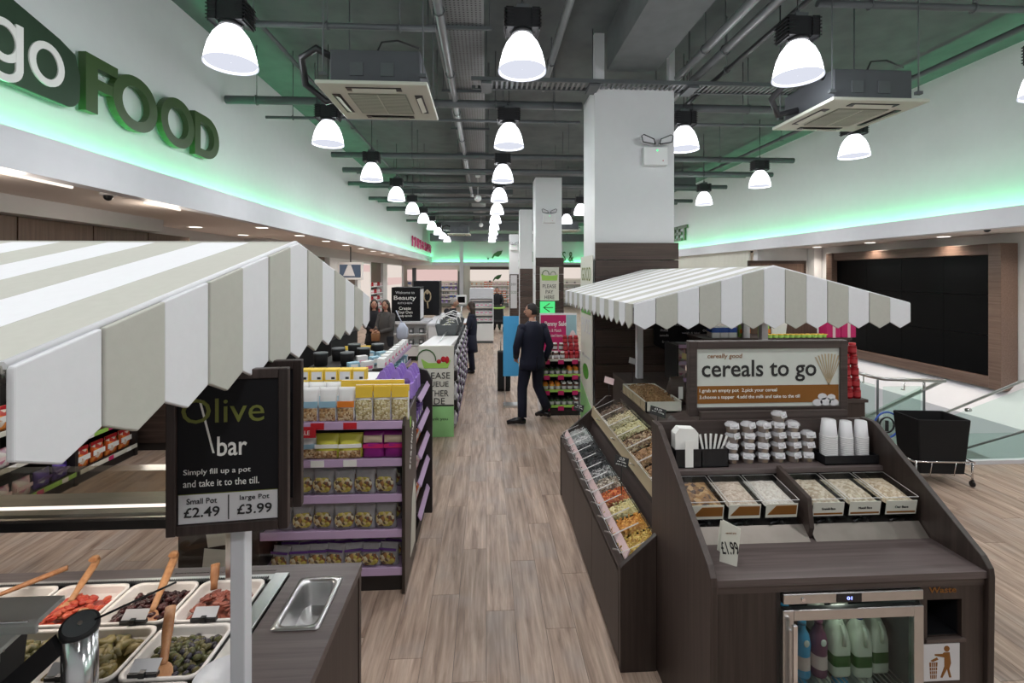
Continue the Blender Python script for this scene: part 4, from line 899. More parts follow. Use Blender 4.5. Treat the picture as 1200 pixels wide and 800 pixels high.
for k in range(3): g.box((-.055, -.0055, -.02-k*.016), (-.018, -.0046, -.018-k*.016)); g.box((-.047+k*.009, -.0055, -.07), (-.0455+k*.009, -.0046, 0))
obj('basket_lines', g, 'print_grey', s)
# header sign
s = thing('cereal_sign', 'cereals to go sign in a wide dark wooden frame', 'sign', (1.672, 2.76, 1.365))
W2 = .482
for (a, b_, c, d) in ((-W2, 0, -W2+.045, .44), (W2-.045, 0, W2, .44), (-W2+.045, 0, W2-.045, .05), (-W2+.045, .395, W2-.045, .44)):
    obj('frame', B().box((a, -.02, b_), (c, .03, d)), 'lam_x', s, bev=.003)
obj('board', B().box((-W2+.04, -.008, .045), (W2-.04, .01, .4)), paint('pale_card', (.55,.58,.54), .5, noise=.05, scale=14), s)
obj('brown_band', B().box((-W2+.05, -.0105, .072), (W2-.05, -.0085, .175)), 'print_brown', s)
text('cereally good', (-.265, -.0085, .348), w=.21, h=.034, mat='print_brown', parent=s, shear=.1)
text('cereals to go', (-.055, -.0085, .262), w=.70, h=.13, mat='print_black', parent=s, bold=.012)
text('1.grab an empty pot  2.pick your cereal', (-.185, -.011, .146), w=.47, h=.026, mat='print_white', parent=s)
text('3.choose a topper  4.add the milk and take to the till', (-.115, -.011, .107), w=.61, h=.026, mat='print_white', parent=s)
g = B()
for k in range(9): a = R(90+(k-4)*7); g.prism([(.37, .17), (.372, .17), (.37+.17*math.cos(a)+.004, .19+.17*math.sin(a)), (.37+.17*math.cos(a)-.004, .19+.17*math.sin(a))], 1, -.0105, -.0085)
obj('wheat_ears', g, 'pale_wood', s)
g = B()
for (x, z, r) in ((.30, .07, .03), (.35, .075, .034), (.40, .07, .03), (.33, .105, .028), (.385, .10, .026)): g.prism([(x+r*math.cos(a), z+r*.7*math.sin(a)) for a in [k*math.pi/6 for k in range(12)]], 1, -.0135, -.011)
obj('cereal_picture', g, 'print_grey', s)
# cereal bins
def bin_box(hx, hy, h, th=.003, open_top=True):
    b = B().box((-hx, -hy, 0), (hx, hy, th)).box((-hx, -hy, 0), (-hx+th, hy, h)).box((hx-th, -hy, 0), (hx, hy, h)).box((-hx, -hy, 0), (hx, -hy+th, h)).box((-hx, hy-th, 0), (hx, hy, h))
    return b
CER = [('dark clusters', grains('cluster', [(.3,.17,.07),(.42,.28,.14),(.08,.05,.04),(.2,.11,.05)], 45), True), ('puffed rice', grains('puffs', [(.5,.42,.34),(.58,.5,.42),(.42,.34,.27)], 90), True), ('white crisp rice', grains('rice', [(.66,.62,.56),(.72,.69,.63),(.58,.53,.47)], 110), True),
       ('oat flakes', grains('oats', [(.46,.4,.3),(.58,.52,.42),(.38,.31,.22)], 80), False), ('wheat flakes', grains('wheat', [(.5,.44,.33),(.6,.54,.43),(.4,.34,.24)], 75), False), ('rolled oats', grains('rolled', [(.52,.43,.3),(.6,.52,.4),(.42,.33,.22)], 80), False)]
bxs = [1.085, 1.272, 1.46, 1.70, 1.89, 2.08]
for k, x in enumerate(bxs):
    nm, gm, br = CER[k]
    s = thing('cereal_bin', 'clear bin of %s, %s from the left on the cereal counter' % (nm, ORD[k]), 'bin', (x, 2.41, 1.0), 0, 'clear cereal bins'); s.rotation_euler = (R(9), 0, 0)
    obj('bin_wall', bin_box(.086, .11, .1), 'acrylic', s); obj('bin_lid', B().box((-.086, -.11, .1), (.086, .11, .102)), 'clear_glass', s)
    obj('lid_edge', B().tube([(-.086,-.11,.102),(.086,-.11,.102),(.086,.11,.102),(-.086,.11,.102),(-.086,-.11,.102)], .0017, 5), 'white_plastic', s)
    obj('label_card', B().box((-.08, -.1135, .012), (.08, -.111, .085)), 'cream', s)
    if br: obj('label_band', B().prism([(-.072, .028), (.074, .028), (.074, .076), (-.03, .076)], 1, -.1155, -.1136), 'print_brown', s)
    else:
        obj('label_band', B().box((-.074, -.115, .02), (.074, -.1136, .029)), 'print_brown', s); text(['Granola Base','Muesli Base','Oat Base'][k-3], (0, -.1142, .052), w=.07, h=.012, parent=s)
    f = obj('loose_cereal', heap(.082, .106, .028, k+3, z=.068, rough=.006), gm, None, (x, 2.41, 1.0), (R(9), 0, 0)); tag(f, '%s heaped in the %s cereal bin from the left' % (nm, ORD[k]), 'cereal'); f['kind'] = 'stuff'
    sc = thing('cereal_scoop', 'clear scoop lying under the %s cereal bin from the left' % ORD[k], 'scoop', (x, 2.315, .962), R(20), 'scoops under the cereal bins')
    obj('scoop_cup', B().lathe([(.022, 0), (.026, .05), (.024, .05), (.02, .003), (.001, .003)], n=14, cap=False, ax='x'), 'acrylic', sc); obj('handle', B().tube([(0,0,0),(-.03,0,.005),(-.06,0,.002)], .005, 6), 'black_plastic', sc)
# tent price card
s = thing('tent_card', 'white folded price card standing at the left of the cereal worktop', 'price card', (1.10, 2.1, .902), R(-38))
MM = Matrix.Translation((0, 0, .0))
obj('card_face', B().prism([(-.045, -.03), (.03, .0), (.045, .17), (-.03, .19)], 1, -.02, -.017), 'cream', s); obj('card_back', B().prism([(-.06, .03), (.02, .0), (.035, .15), (-.045, .17)], 1, .01, .013), 'cream', s)
text('£1.99', (.0, -.0205, .072), w=.074, h=.055, face=(R(90), R(-16), 0), parent=s, bold=.01); text('cereal pot', (.006, -.0205, .14), w=.045, h=.008, face=(R(90), R(-16), 0), mat='print_brown', parent=s)
# fridge
s = thing('milk_fridge', 'steel framed glass door fridge with blue digital display built into the counter', 'fridge', (1.578, 2.0, .05))
f = lambda b: b.xf(Matrix.Translation((-1.578, -2.0, -.05)))
obj('control_bar', f(B().box((1.266, 1.972, .79), (1.892, 2.0, .832))), 'steel', s, bev=.003)
obj('display', f(B().box((1.50, 1.969, .793), (1.61, 1.972, .829))), 'black_plastic', s); text('01', f(B().add([(1.555, 1.9685, .811)], [])).v[0], w=.022, h=.013, mat='blue_led', parent=s)
obj('lock', f(B().cyl((1.35, 1.966, .811), .008, .006, 12, 'y')), 'chrome', s)
dr = obj('door_frame', f(B().box((1.262, 1.97, .08), (1.31, 2.0, .765)).box((1.848, 1.97, .08), (1.892, 2.0, .765)).box((1.31, 1.97, .72), (1.848, 2.0, .765)).box((1.31, 1.97, .08), (1.848, 2.0, .13))), 'steel', s, bev=.003)
obj('pane', f(B().box((1.31, 1.985, .13), (1.848, 1.989, .72))), 'fridge_glass', dr)
obj('handle', f(B().box((1.284, 1.935, .3), (1.304, 1.95, .725)).box((1.288, 1.95, .68), (1.30, 1.972, .69)).box((1.288, 1.95, .34), (1.30, 1.972, .35))), 'chrome', dr, bev=.003)
cab = B().box((1.265, 2.005, .07), (1.27, 2.55, .84)).box((1.885, 2.005, .07), (1.89, 2.55, .84)).box((1.265, 2.54, .07), (1.89, 2.55, .84)).box((1.265, 2.005, .78), (1.89, 2.55, .785)).box((1.265, 2.005, .07), (1.89, 2.55, .075))
obj('cabinet', f(cab), 'service_grey', s)
for z in (.36, .12):
    b = B()
    for k in range(26): b.box((1.28+k*.0235, 2.02, z), (1.284+k*.0235, 2.52, z+.004))
    b.box((1.272, 2.02, z-.004), (1.884, 2.026, z+.006)); obj('wire_shelf', f(b), 'steel', s)
light('fridge_light', 'POINT', (1.58, 2.08, .74), .45, (.9, 1, .85), shadow_soft_size=.03)
def bottle(kind):
    if kind == 'milk':
        o = thing('milk_bottle', 'x', 'bottle', (0,0,-10)); b = B().rings([rrect(.038,.038,.015,0), rrect(.042,.042,.016,.01), rrect(.042,.042,.016,.15), rrect(.036,.036,.02,.2), rrect(.018,.018,.016,.25)], True); obj('body', b, 'milk', o); obj('cap', B().cyl((0,0,.25), .019, .018, 16), 'blue', o)
        obj('label', B().rings([rrect(.0428,.0428,.016,.05), rrect(.0428,.0428,.016,.1)], False), 'green_dk', o); obj('grip', B().tube([(.0,-.03,.235),(.0,-.05,.2),(.0,-.048,.15)], .008, 6), 'milk', o)
    else:
        o = thing('milkshake_bottle', 'x', 'bottle', (0,0,-10)); obj('body', B().lathe([(.033,0),(.036,.01),(.034,.1),(.037,.15),(.03,.19),(.016,.215),(.016,.235)], n=18), kind, o); obj('cap', B().cyl((0,0,.235), .018, .014, 14), kind, o); obj('label', B().lathe([(.0358,.04),(.0352,.1)], n=18, cap=False), 'pale_pink', o); obj('badge', B().ell((0,-.036,.165), .014, .004, .016), 'print_white', o)
    return o
P = PROD
P['milk'] = bottle('milk'); P['shake_blue'] = bottle('sky_blue'); P['shake_purple'] = bottle(paint('plum', (.2,.06,.13), .4).name)
for k, (key, x, y, lab) in enumerate([('shake_blue', 1.445, 2.12, 'blue milkshake bottle at the left front of the fridge'), ('shake_blue', 1.43, 2.22, 'blue milkshake bottle behind the front one in the fridge'), ('shake_purple', 1.525, 2.12, 'plum coloured milkshake bottle beside the blue one'), ('shake_purple', 1.33, 2.15, 'plum bottle half hidden by the fridge door frame'),
   ('milk', 1.62, 2.13, 'white milk bottle with green label, left of the three'), ('milk', 1.715, 2.12, 'white milk bottle with blue cap, middle of the three'), ('milk', 1.81, 2.14, 'white milk bottle with green label, right of the three'), ('milk', 1.62, 2.26, 'milk bottle in the second rank, left'), ('milk', 1.74, 2.26, 'milk bottle in the second rank, right')]):
    place(key, (x, y, .365), 0, lab, 'bottles in the fridge')
for k in range(5): place(['milk','shake_blue'][k % 2], (1.36+k*.1, 2.16, .125), 0, 'bottle on the lower fridge shelf, %s from the left' % ORD[k], 'bottles on the lower fridge shelf')
# things on the pot shelf
SZ = 1.143
s = thing('cutlery_box', 'black open box at the left end of the pot shelf', 'box', (1.175, 2.6, SZ)); obj('box', B().box((-.15,-.05,0),(.15,-.045,.1)).box((-.15,.05,0),(.15,.055,.1)).box((-.15,-.05,0),(-.145,.055,.1)).box((.145,-.05,0),(.15,.055,.1)).box((-.003,-.05,0),(.003,.055,.09)).box((-.15,-.05,0),(.15,.055,.005)), 'black_plastic', s)
s = thing('napkin_stack', 'white folded napkins standing in the black box', 'napkins', (1.10, 2.6, SZ+.01)); 
for k in range(6): obj('napkin', B().prism([(-.065,0),(.065,0),(.065,.17),(.045,.195),(-.04,.2),(-.065,.17)], 1, -.03+k*.01, -.0225+k*.01), 'print_white', s)
obj('napkin', B().box((-.02,-.056,-.005),(.025,-.054,.14)), 'print_white', s)
for k in range(7):
    o = thing('plastic_fork', 'white plastic spoon handle leaning in the black box beside the napkins, %s from left' % ORD[k], 'cutlery', (1.22+k*.012, 2.6, SZ+.008), 0, 'white cutlery in the black box')
    b = B().box((-.006,-.001,0),(.006,.002,.16)); obj('handle', b.xf(Matrix.Rotation(R(-12+k*7), 4, 'Y')), 'print_white', o)
def pot():
    o = thing('topping_pot', 'x', 'pot', (0,0,-10)); obj('cup', B().lathe([(.027,0),(.035,.036),(.038,.036),(.038,.039)], n=20), 'lid_clear', o); obj('filling', B().lathe([(.026,.002),(.031,.026),(.001,.029)], n=16, cap=False), DKNUT, o)
    obj('lid', B().lathe([(.039,.039),(.038,.046),(.024,.058),(.001,.061)], n=20, cap=False), 'lid_clear', o); b = B().box((-.026,-.0405,.018),(.026,-.0385,.05)); b.xf(Matrix.Rotation(R(-14), 4, 'X')); obj('label', b, 'print_grey', o); return o
P['pot'] = pot()
for i, (x, n) in enumerate(zip((1.377, 1.472, 1.556, 1.645, 1.73, 1.815), (4, 4, 4, 5, 4, 3))):
    for k in range(n):
        place('pot', (x+rnd.uniform(-.004, .004), 2.615, SZ+k*.0565), rnd.uniform(-.5, .5), 'clear topping pot in stack %s of six, %s from the bottom' % (ORD[i], ORD[k]), 'clear lidded topping pots in stacks')
s = thing('cup_tray', 'low black tray holding the cup stacks', 'tray', (2.025, 2.6, SZ)); obj('tray', B().box((-.155,-.055,0),(.155,.055,.006)).box((-.155,-.055,0),(.155,-.05,.05)).box((-.155,.05,0),(.155,.055,.05)).box((-.155,-.05,0),(-.15,.05,.05)).box((.15,-.05,0),(.155,.05,.05)), 'black_plastic', s)
def cup(big):
    o = thing('paper_cup', 'x', 'cup', (0,0,-10)); h = .09; r = .036 if not big else .043; obj('cup_wall', B().lathe([(r,0),(r*.8,h),(.001,h)], n=20, cap=False), 'frosted', o); obj('rim', B().lathe([(r,.0),(r+.003,.002),(r,.005)], n=20, cap=False), 'white_plastic', o); return o
P['cup'] = cup(False); P['bowl_lid'] = cup(True)
for i, (x, n, key) in enumerate(((1.93, 14, 'bowl_lid'), (2.03, 13, 'cup'), (2.12, 13, 'cup'))):
    for k in range(n): place(key, (x, 2.6, SZ+.008+k*.0107), 0, 'frosted white cup, %s from the bottom of the %s upside down stack' % (ORD[k], ['left', 'middle', 'right'][i]), 'stacks of frosted cups')

# ================================================================ PICK AND MIX BINS
SX = .742
t = thing('bulk_food_stand', 'long dark wood stand of terraced bulk food bins', 'stand', (SX, 2.62, 0))
def Ls(b): return b.xf(Matrix.Translation((-SX, -2.62, 0)))
sl = lambda x: .56+.92*(x-.767)
for k in range(3): obj('front_panel', Ls(B().box((.742, 2.655+k*.69, .02), (.762, 2.655+(k+1)*.69-.004, .545))), 'lam_z', t, bev=.002)
obj('end_panel', Ls(B().prism([(.738, 0), (.738, .575), (.75, .59), (.942, .755), (.942, 0)], 1, 2.60, 2.632)), 'lam_z', t, bev=.003); obj('end_panel', Ls(B().prism([(.738, 0), (.738, .575), (.75, .59), (.965, .775), (1.2, .98), (1.25, .98), (1.25, 0)], 1, 4.72, 4.75)), 'lam_z', t)
obj('carcass', Ls(B().prism([(.77, .02), (.77, .42), (1.03, .60), (1.06, .73), (1.35, .86), (1.35, 1.0), (2.15, 1.0), (2.15, .02)], 1, 2.72, 4.72)), 'lam_y', t)
obj('low_lip', Ls(B().prism([(.742, .53), (.742, .56), (.765, .60), (.775, .595), (.755, .54)], 1, 2.635, 4.715)), 'lam_y', t)
obj('top_shelf', Ls(B().box((1.35, 2.72, 1.0), (2.15, 4.74, 1.03)).box((1.5, 4.74, 1.0), (2.9, 5.6, 1.03))), 'lam_y', t); obj('rear_carcass', Ls(B().box((1.5, 4.76, 0), (2.9, 5.6, 1.0))), 'lam_z', t)
obj('label_rail', Ls(B().prism([(.775, .60), (.80, .655), (.806, .65), (.781, .595)], 1, 2.64, 4.72)), 'pale_pink', t)
obj('label_rail', Ls(B().prism([(1.045, .79), (1.06, .885), (1.068, .885), (1.053, .79)], 1, 2.72, 4.72)), 'pale_wood', t)
F = [('golden corn and dark mix', [(.6,.4,.08),(.45,.25,.05),(.7,.52,.15)]), ('orange crunchy pieces', [(.62,.27,.04),(.72,.38,.08),(.5,.2,.03)]), ('pale yellow chips', [(.68,.58,.28),(.74,.66,.38),(.6,.48,.2)]), ('red orange pieces', [(.62,.14,.04),(.7,.25,.07),(.5,.08,.03)]), ('beige and white seeds', [(.42,.35,.26),(.55,.5,.42),(.2,.15,.12)]),
     ('salted grey seeds', [(.3,.3,.3),(.5,.5,.5),(.08,.08,.08)]), ('black beads', [(.03,.03,.035),(.06,.06,.065),(.02,.02,.02)]), ('dark pearls', [(.035,.035,.04),(.05,.05,.055),(.02,.02,.02)]), ('smoky black sweets', [(.05,.05,.055),(.09,.09,.1),(.03,.03,.03)]), ('white sugared sweets', [(.6,.6,.6),(.45,.45,.46),(.7,.7,.7)]), ('pale grey mints', [(.5,.52,.5),(.6,.62,.6),(.42,.44,.42)])]
ang = math.atan(.92)
def bulk_bin(x, z, y, hw, hl, food, i, row, cols, lid=True, tilt=ang*.55):
    s = thing('bulk_bin', 'clear bin of %s, %s row, %s from the near end' % (food, row, ORD[i]), 'bin', (x, y, z), 0, 'clear bulk bins, %s row' % row); s.rotation_euler = (0, -tilt, 0)
    obj('bin_wall', bin_box(hl, hw, .12), 'acrylic', s)
    if lid: obj('lid', B().box((-hl, -hw, .122), (hl*.55, hw, .125)), 'clear_glass', s); obj('lid_edge', B().tube([(hl*.55,-hw,.125),(-hl,-hw,.125),(-hl,hw,.125),(hl*.55,hw,.125)], .0018, 5), 'white_plastic', s)
    obj('front_label', B().box((-hl-.003, -hw*.8, .02), (-hl, hw*.8, .08)), 'pale_pink' if row == 'lower' else 'cream', s)
    b = heap(hl*.95, hw*.94, .03, i+len(food), z=.07, nu=16, nv=12, rough=.008)
    q = random.Random(i*3+1)
    for k in range(90):
        u, v = q.uniform(-.9, .9), q.uniform(-.9, .9); blob(b, (u*hl, v*hw, .078+.03*(1-abs(u)**3)*(1-abs(v)**3)+q.uniform(-.004, .006)), .008, .006, .005, (q.uniform(-1,1), 0, q.uniform(0,3)), 5, 3)
    gm = grains('food_'+food.replace(' ', '_')+row[0], cols, 75 if 'chips' not in food else 55)
    fo = obj('bulk_food', b, gm, None, (x, y, z)); fo.rotation_euler = (0, -tilt, 0); tag(fo, '%s heaped in the %s bin from the near end, %s row' % (food, ORD[i], row), 'food'); fo['kind'] = 'stuff'
for i in range(11):
    y = 2.735+i*.187; x = .905; bulk_bin(x, .565, y, .09, .115, F[i][0], i, 'lower', F[i][1])
    sc = thing('metal_scoop', 'small scoop handle resting at the lower bin edge, %s from the near end' % ORD[i], 'scoop', (.775, y, .605), 0, 'scoops along the lower bins')
    obj('handle', B().tube([(0,-.03,.0),(-.03,-.03,.015),(-.055,-.045,.03)], .005, 6), 'steel', sc); obj('scoop_cup', B().ell((.01,-.03,-.002), .03, .022, .014, 10, 6), 'acrylic', sc)
F2 = [('dark chocolate drops', [(.04,.025,.02),(.07,.04,.03)]), ('toffee brown nuts', [(.3,.15,.06),(.4,.22,.1),(.2,.1,.04)]), ('caramel crunch', [(.32,.17,.07),(.24,.12,.05),(.42,.26,.12)]), ('brown and cream mix', [(.25,.14,.06),(.12,.06,.03),(.5,.4,.25)]), ('pale green seeds', [(.52,.48,.25),(.6,.56,.34),(.4,.36,.16)]), ('pale yellow seeds', [(.58,.5,.3),(.64,.58,.4),(.42,.34,.18)]), ('cocoa clusters', [(.1,.06,.04),(.16,.1,.06)])]
for i in range(7):
    y = 2.86+i*.262; bulk_bin(1.215, .84, y, .126, .135, F2[i][0], i, 'upper', F2[i][1], tilt=.42)
    if i % 2 == 0:
        sc = thing('metal_scoop', 'small scoop resting at the upper bin edge, %s from the near end' % ORD[i], 'scoop', (1.07, y, .83), 0, 'scoops along the upper bins'); obj('handle', B().tube([(0,-.03,.0),(-.03,-.03,.015),(-.055,-.045,.03)], .005, 6), 'steel', sc); obj('scoop_cup', B().ell((.01,-.03,-.002), .03, .022, .014, 10, 6), 'acrylic', sc)
s = thing('granola_tray', 'open cream fronted tray on the top tier at the far end', 'tray', (1.5, 4.3, 1.031)); obj('tray_wall', bin_box(.16, .34, .09, .012), 'cream', s)
for k in range(6): obj('front_label', B().box((-.165, -.32+k*.108, .01), (-.16, -.225+k*.108, .085)), 'pale_wood', s)
b = heap(.15, .33, .06, 5, z=.06, rough=.01); 
for k in range(200): u, v = rnd.uniform(-.9, .9), rnd.uniform(-.9, .9); blob(b, (u*.15, v*.33, .072+.06*(1-abs(u)**3)*(1-abs(v)**3)), .009, .007, .006, (0, 0, k), 5, 3)
fo = obj('granola', b, grains('granola_mix', [(.34,.2,.09),(.44,.28,.14),(.26,.15,.06)], 80), None, (1.5, 4.3, 1.031)); tag(fo, 'brown granola heaped on the top tier tray', 'food'); fo['kind'] = 'stuff'
# price tags on stems
def stem_tag(lab, x, y, z, h, col='print_black', txt=None, rz=0, tcol='print_white', w=.1):
    s = thing('price_tag', lab, 'price tag', (x, y, z), rz); obj('stem', B().tube([(0,0,0),(0,0,h)], .003, 6), 'black_metal', s)
    M = Matrix.Translation((0, -.004, h+.03)) @ Matrix.Rotation(R(18), 4, 'Y') @ Matrix.Rotation(R(-25), 4, 'X')
    obj('card', B().mbox(M, (w, .003, .065)), col, s, bev=.001)
    if txt:
        for j, (tx, hh) in enumerate(txt):
            o = text(tx, (0,0,0), w=w*.75*len(tx)/max(len(a) for a, _ in txt), h=hh, mat=tcol, parent=s); o.matrix_local = M @ Matrix.Translation((0, -.002, .016-j*.02)) @ Matrix.Rotation(R(90), 4, 'X')
stem_tag('black two pounds twenty nine tag over the red orange pieces', .93, 3.25, .64, .24, txt=[('£2.29', .017), ('per 100g', .011), ('pick & mix', .011)])
stem_tag('small black tag at the far end of the lower bins', .90, 4.62, .68, .19, txt=[('£2.29', .014), ('per 100g', .01)])
stem_tag('wide black tag between the upper bins', 1.32, 3.62, .98, .13, txt=[('£3.29', .014), ('per 100g', .01)], w=.13)
stem_tag('pink blank tag at the far end of the upper bins', 1.22, 4.70, .95, .16, 'pale_pink')
stem_tag('grey tag before the dark column', 1.58, 5.1, 1.03, .2, 'print_grey', w=.08)
stem_tag('yellow blank tag beside the white canopy post', 2.1, 4.9, 1.03, .27, paint('tag_yellow', (.62,.52,.25), .5).name, w=.12)
s = thing('brown_bag', 'cream paper bag with dark print standing on the top tier', 'bag', (2.0, 4.15, 1.03)); obj('bag', B().rings([rrect(.08,.04,.01,0), rrect(.078,.038,.01,.1), rrect(.05,.02,.01,.18), rrect(.055,.006,.005,.22)], True), 'pale_wood', s); obj('print', B().box((-.05,-.0425,.03),(-.02,-.041,.09)).box((.01,-.0425,.04),(.03,-.041,.1)), 'print_black', s)
s = thing('brown_bag', 'dark printed pouch leaning beside the cream paper bag', 'bag', (1.72, 4.25, 1.03)); obj('bag', B().rings([rrect(.07,.05,.01,0), rrect(.075,.05,.01,.12), rrect(.06,.03,.01,.2), rrect(.06,.006,.005,.24)], True), 'clad', s); obj('print', B().box((.0,-.053,.05),(.04,-.051,.16)), 'print_white', s)
s = thing('bag_dispenser', 'brown curved hood of the bag dispenser behind the cereal counter', 'dispenser', (1.55, 3.35, 1.03)); 
obj('hood', B().prism([(-.2, 0), (-.24, .07), (-.19, .13), (-.1, .16), (.1, .16), (.19, .12), (.22, .05), (.2, 0), (.14, 0), (.1, .07), (0, .1), (-.1, .07), (-.14, 0)], 1, -.12, .12), 'lam_x', s, bev=.004); obj('roll', B().cyl((-.1, -.05, .05), .035, .2, 16, 'x'), 'print_white', s)
# chalkboard menu on the column
s = thing('chalkboard', 'black chalk menu board with white scribbles on the dark column', 'board', (2.72, 6.42, 1.33), R(-6))
obj('board', B().prism([(-.42, -.1), (.0, -.3), (.42, -.2), (.42, .34), (-.42, .34)], 1, 0, .02), 'sign_black', s)
for k, (tx, x, z, w) in enumerate([('Bulk Foods', 0, .25, .3), ('help yourself', 0, .17, .26), ('nuts', -.28, .1, .1), ('seeds', -.28, .03, .12), ('fruit', -.26, -.06, .1), ('oats', .3, .1, .12), ('rice', .3, .0, .1), ('weigh & label', .08, .06, .24)]): text(tx, (x, -.001, z), w=w, h=.035, mat='print_grey', parent=s)
# column side banner
s = thing('column_banner', 'tall cream banner with green foot on the left side of the broad column', 'banner', (1.452, 6.88, 0))
obj('panel', B().box((0, -.38, 0), (.012, .42, 2.46)), 'cream', s)
obj('green_foot', B().prism([(-.38, 0), (.42, 0), (.42, .58), (-.38, .32)], 0, -.003, 0), 'lt_green', s)
obj('green_logo', B().prism([(.05+.2*math.cos(a), .78+.11*math.sin(a)) for a in [k*math.pi/8 for k in range(16)]], 0, -.003, 0), 'green_sign', s)
obj('green_header', B().box((-.003, -.3, 1.62), (0, .36, 1.72)), 'green_sign', s)
text('GOOD', (-.001, .02, 2.2), w=.62, h=.2, face='-x', mat='print_olive', parent=s); text('FOOD', (-.001, .02, 1.45), w=.62, h=.22, face='-x', mat='print_grey', parent=s); text('fill your own', (-.001, .02, 1.0), w=.5, h=.07, face='-x', mat='print_grey', parent=s)
# emergency twin light on column
s = thing('emergency_light', 'white emergency light with twin lamp heads on the broad column', 'light', (2.33, 6.5, 3.7)); obj('box', B().box((-.17,-.04,0),(.17,.05,.25)), 'white_plastic', s, bev=.01)
for q in (-1, 1): obj('lamp_head', B().prism([(q*.03,.27),(q*.2,.30),(q*.22,.38),(q*.19,.40),(q*.05,.34)], 1, -.1, -.02), 'frosted', s, label='clear lamp head'); obj('head_rim', B().tube([(q*.03,-.1,.27),(q*.2,-.1,.30),(q*.22,-.1,.38),(q*.19,-.1,.40),(q*.05,-.1,.34),(q*.03,-.1,.27)], .008, 6), 'black_plastic', s)
obj('indicator', B().ell((.02,-.042,.2), .012, .006, .012, 8, 6), 'led_green', s); obj('button', B().ell((.1,-.042,.06), .008, .005, .008, 8, 6), 'red', s)
for (x, y, z, lab) in ((1.65, 12.55, 3.55, 'emergency light on the pay here column'), (1.2, 20.95, 3.25, 'emergency light on the farthest slim column')):
    e = dup(s, (x, y, z), 0, lab+', small twin heads', 'emergency lights', (.9, .9, .9))
# ================================================================ RIGHT BACK
s = thing('jar_stand', 'brown stand carrying the stacked red jars', 'stand', (3.83, 4.95, 0)); obj('body', B().box((-.3,-.15,0),(.13,.25,.86)), 'lam_z', s); obj('top', B().box((-.32,-.17,.86),(.15,.27,.89)), 'lam_x', s)
def jar(mat, n2='red'):
    o = thing('jar', 'x', 'jar', (0,0,-10)); obj('body', B().lathe([(.036,0),(.04,.01),(.04,.08),(.03,.095)], n=14), mat, o); obj('lid', B().lathe([(.033,.095),(.033,.115),(.001,.115)], n=14, cap=False), n2, o); obj('label', B().lathe([(.0405,.02),(.0405,.065)], n=14, cap=False), 'print_grey' if mat != 'jar_red' else 'jar_label', o); return o
paint('jar_red', (.25,.01,.015), .2); paint('jar_label', (.45,.04,.05), .4); P['red_jar'] = jar('jar_red'); P['brown_jar'] = jar(paint('jam', (.12,.04,.02), .3).name, 'print_white'); P['green_jar'] = jar(paint('pickle', (.05,.1,.03), .3).name, 'black_plastic'); P['amber_jar'] = jar(paint('amber', (.65,.3,.03), .3).name, 'orange')
for lv_ in range(5):
    for k in range(5-lv_ if lv_ else 5):
        if lv_ == 4 and k > 1: continue
        place('red_jar', (3.915-k*.088-lv_*.012, 4.86, .89+lv_*.117), rnd.uniform(0, 3), 'red jar, tier %s from the bottom, %s from the right of the pile' % (ORD[lv_], ORD[k]), 'red jars piled on the brown stand')
for k in range(2): place('red_jar', (3.90-k*.09, 4.76, .70-.7), 0, 'red jar standing on the floor before the jar stand, %s' % ['right','left'][k], 'red jars on the floor')
# bin on chrome wheeled frame
s = thing('black_crate', 'black fabric bin with open top in the chrome wheeled frame', 'basket', (4.76, 4.88, .12), R(-6))
b = B(); b.rings([rrect(.225, .15, .015, 0, 2), rrect(.265, .18, .015, .56, 2), rrect(.25, .165, .015, .56, 2), rrect(.215, .14, .015, .02, 2)], True, sm=False); obj('bin_cloth', b, 'soft_black', s); obj('rim', B().tube(rrect(.26,.175,.015,.562,2)+[rrect(.26,.175,.015,.562,2)[0]], .006, 6), 'soft_black', s)
s = thing('wheeled_frame', 'chrome wire frame on four castors under the black bin', 'trolley', (4.76, 4.88, 0), R(-6))
for x in (-.28, .28):
    for y in (-.17, .17): lg = obj('leg', B().tube([(x, y, .06), (x, y, .25)], .01, 8), 'chrome', s); obj('castor', B().cyl((x-.01, y, .03), .03, .02, 12, 'x').box((x-.008, y-.01, .03), (x+.012, y+.01, .07)), 'black_plastic', lg)
obj('rail', B().tube([(-.3,-.17,.25),(.3,-.17,.25),(.3,.17,.25),(-.3,.17,.25),(-.3,-.17,.25)], .01, 8).tube([(-.28,-.17,.1),(-.28,.17,.1)], .007, 6).tube([(.28,-.17,.1),(.28,.17,.1)], .007, 6), 'chrome', s)
for x in (-.12, .12): obj('cradle_wire', B().tube([(x,-.17,.25),(x,-.145,.1),(x*.9,0,.08),(x,.145,.1),(x,.17,.25)], .006, 6), 'chrome', s)
# stair balustrade
t = thing('stair_balustrade', 'green glass stair balustrade with steel handrail left of the stairwell', 'railing', (5.3, 6.1, 0))
q = lambda b: b.xf(Matrix.Translation((-5.3, -6.1, 0)))
obj('handrail', q(B().tube([(5.25, 8.6, .82), (5.25, 6.25, .80), (5.3, 6.1, .80), (6.0, 5.95, .80), (6.05, 6.05, .77), (6.0, 7.3, -.1), (6.0, 9, -1.3)], .024, 10)), 'steel', t, label='tubular steel handrail')
for (x, y, z0) in ((5.25, 6.15, 0), (5.82, 6.06, -.05), (5.25, 7.4, 0), (5.25, 8.5, 0)): obj('post', q(B().tube([(x, y, z0), (x, y, .78)], .014, 8)), 'service_grey', t)
obj('glass_pane', q(B().box((5.245, 6.2, .03), (5.255, 8.5, .70))), 'green_glass', t); obj('glass_pane', q(B().box((5.28, 6.09, .02), (5.8, 6.10, .70))), 'green_glass', t)
obj('glass_pane', q(B().prism([(6.12, -.2), (6.12, .70), (9, -1.3), (9, -2.2)], 0, 5.865, 5.875)), 'green_glass', t)
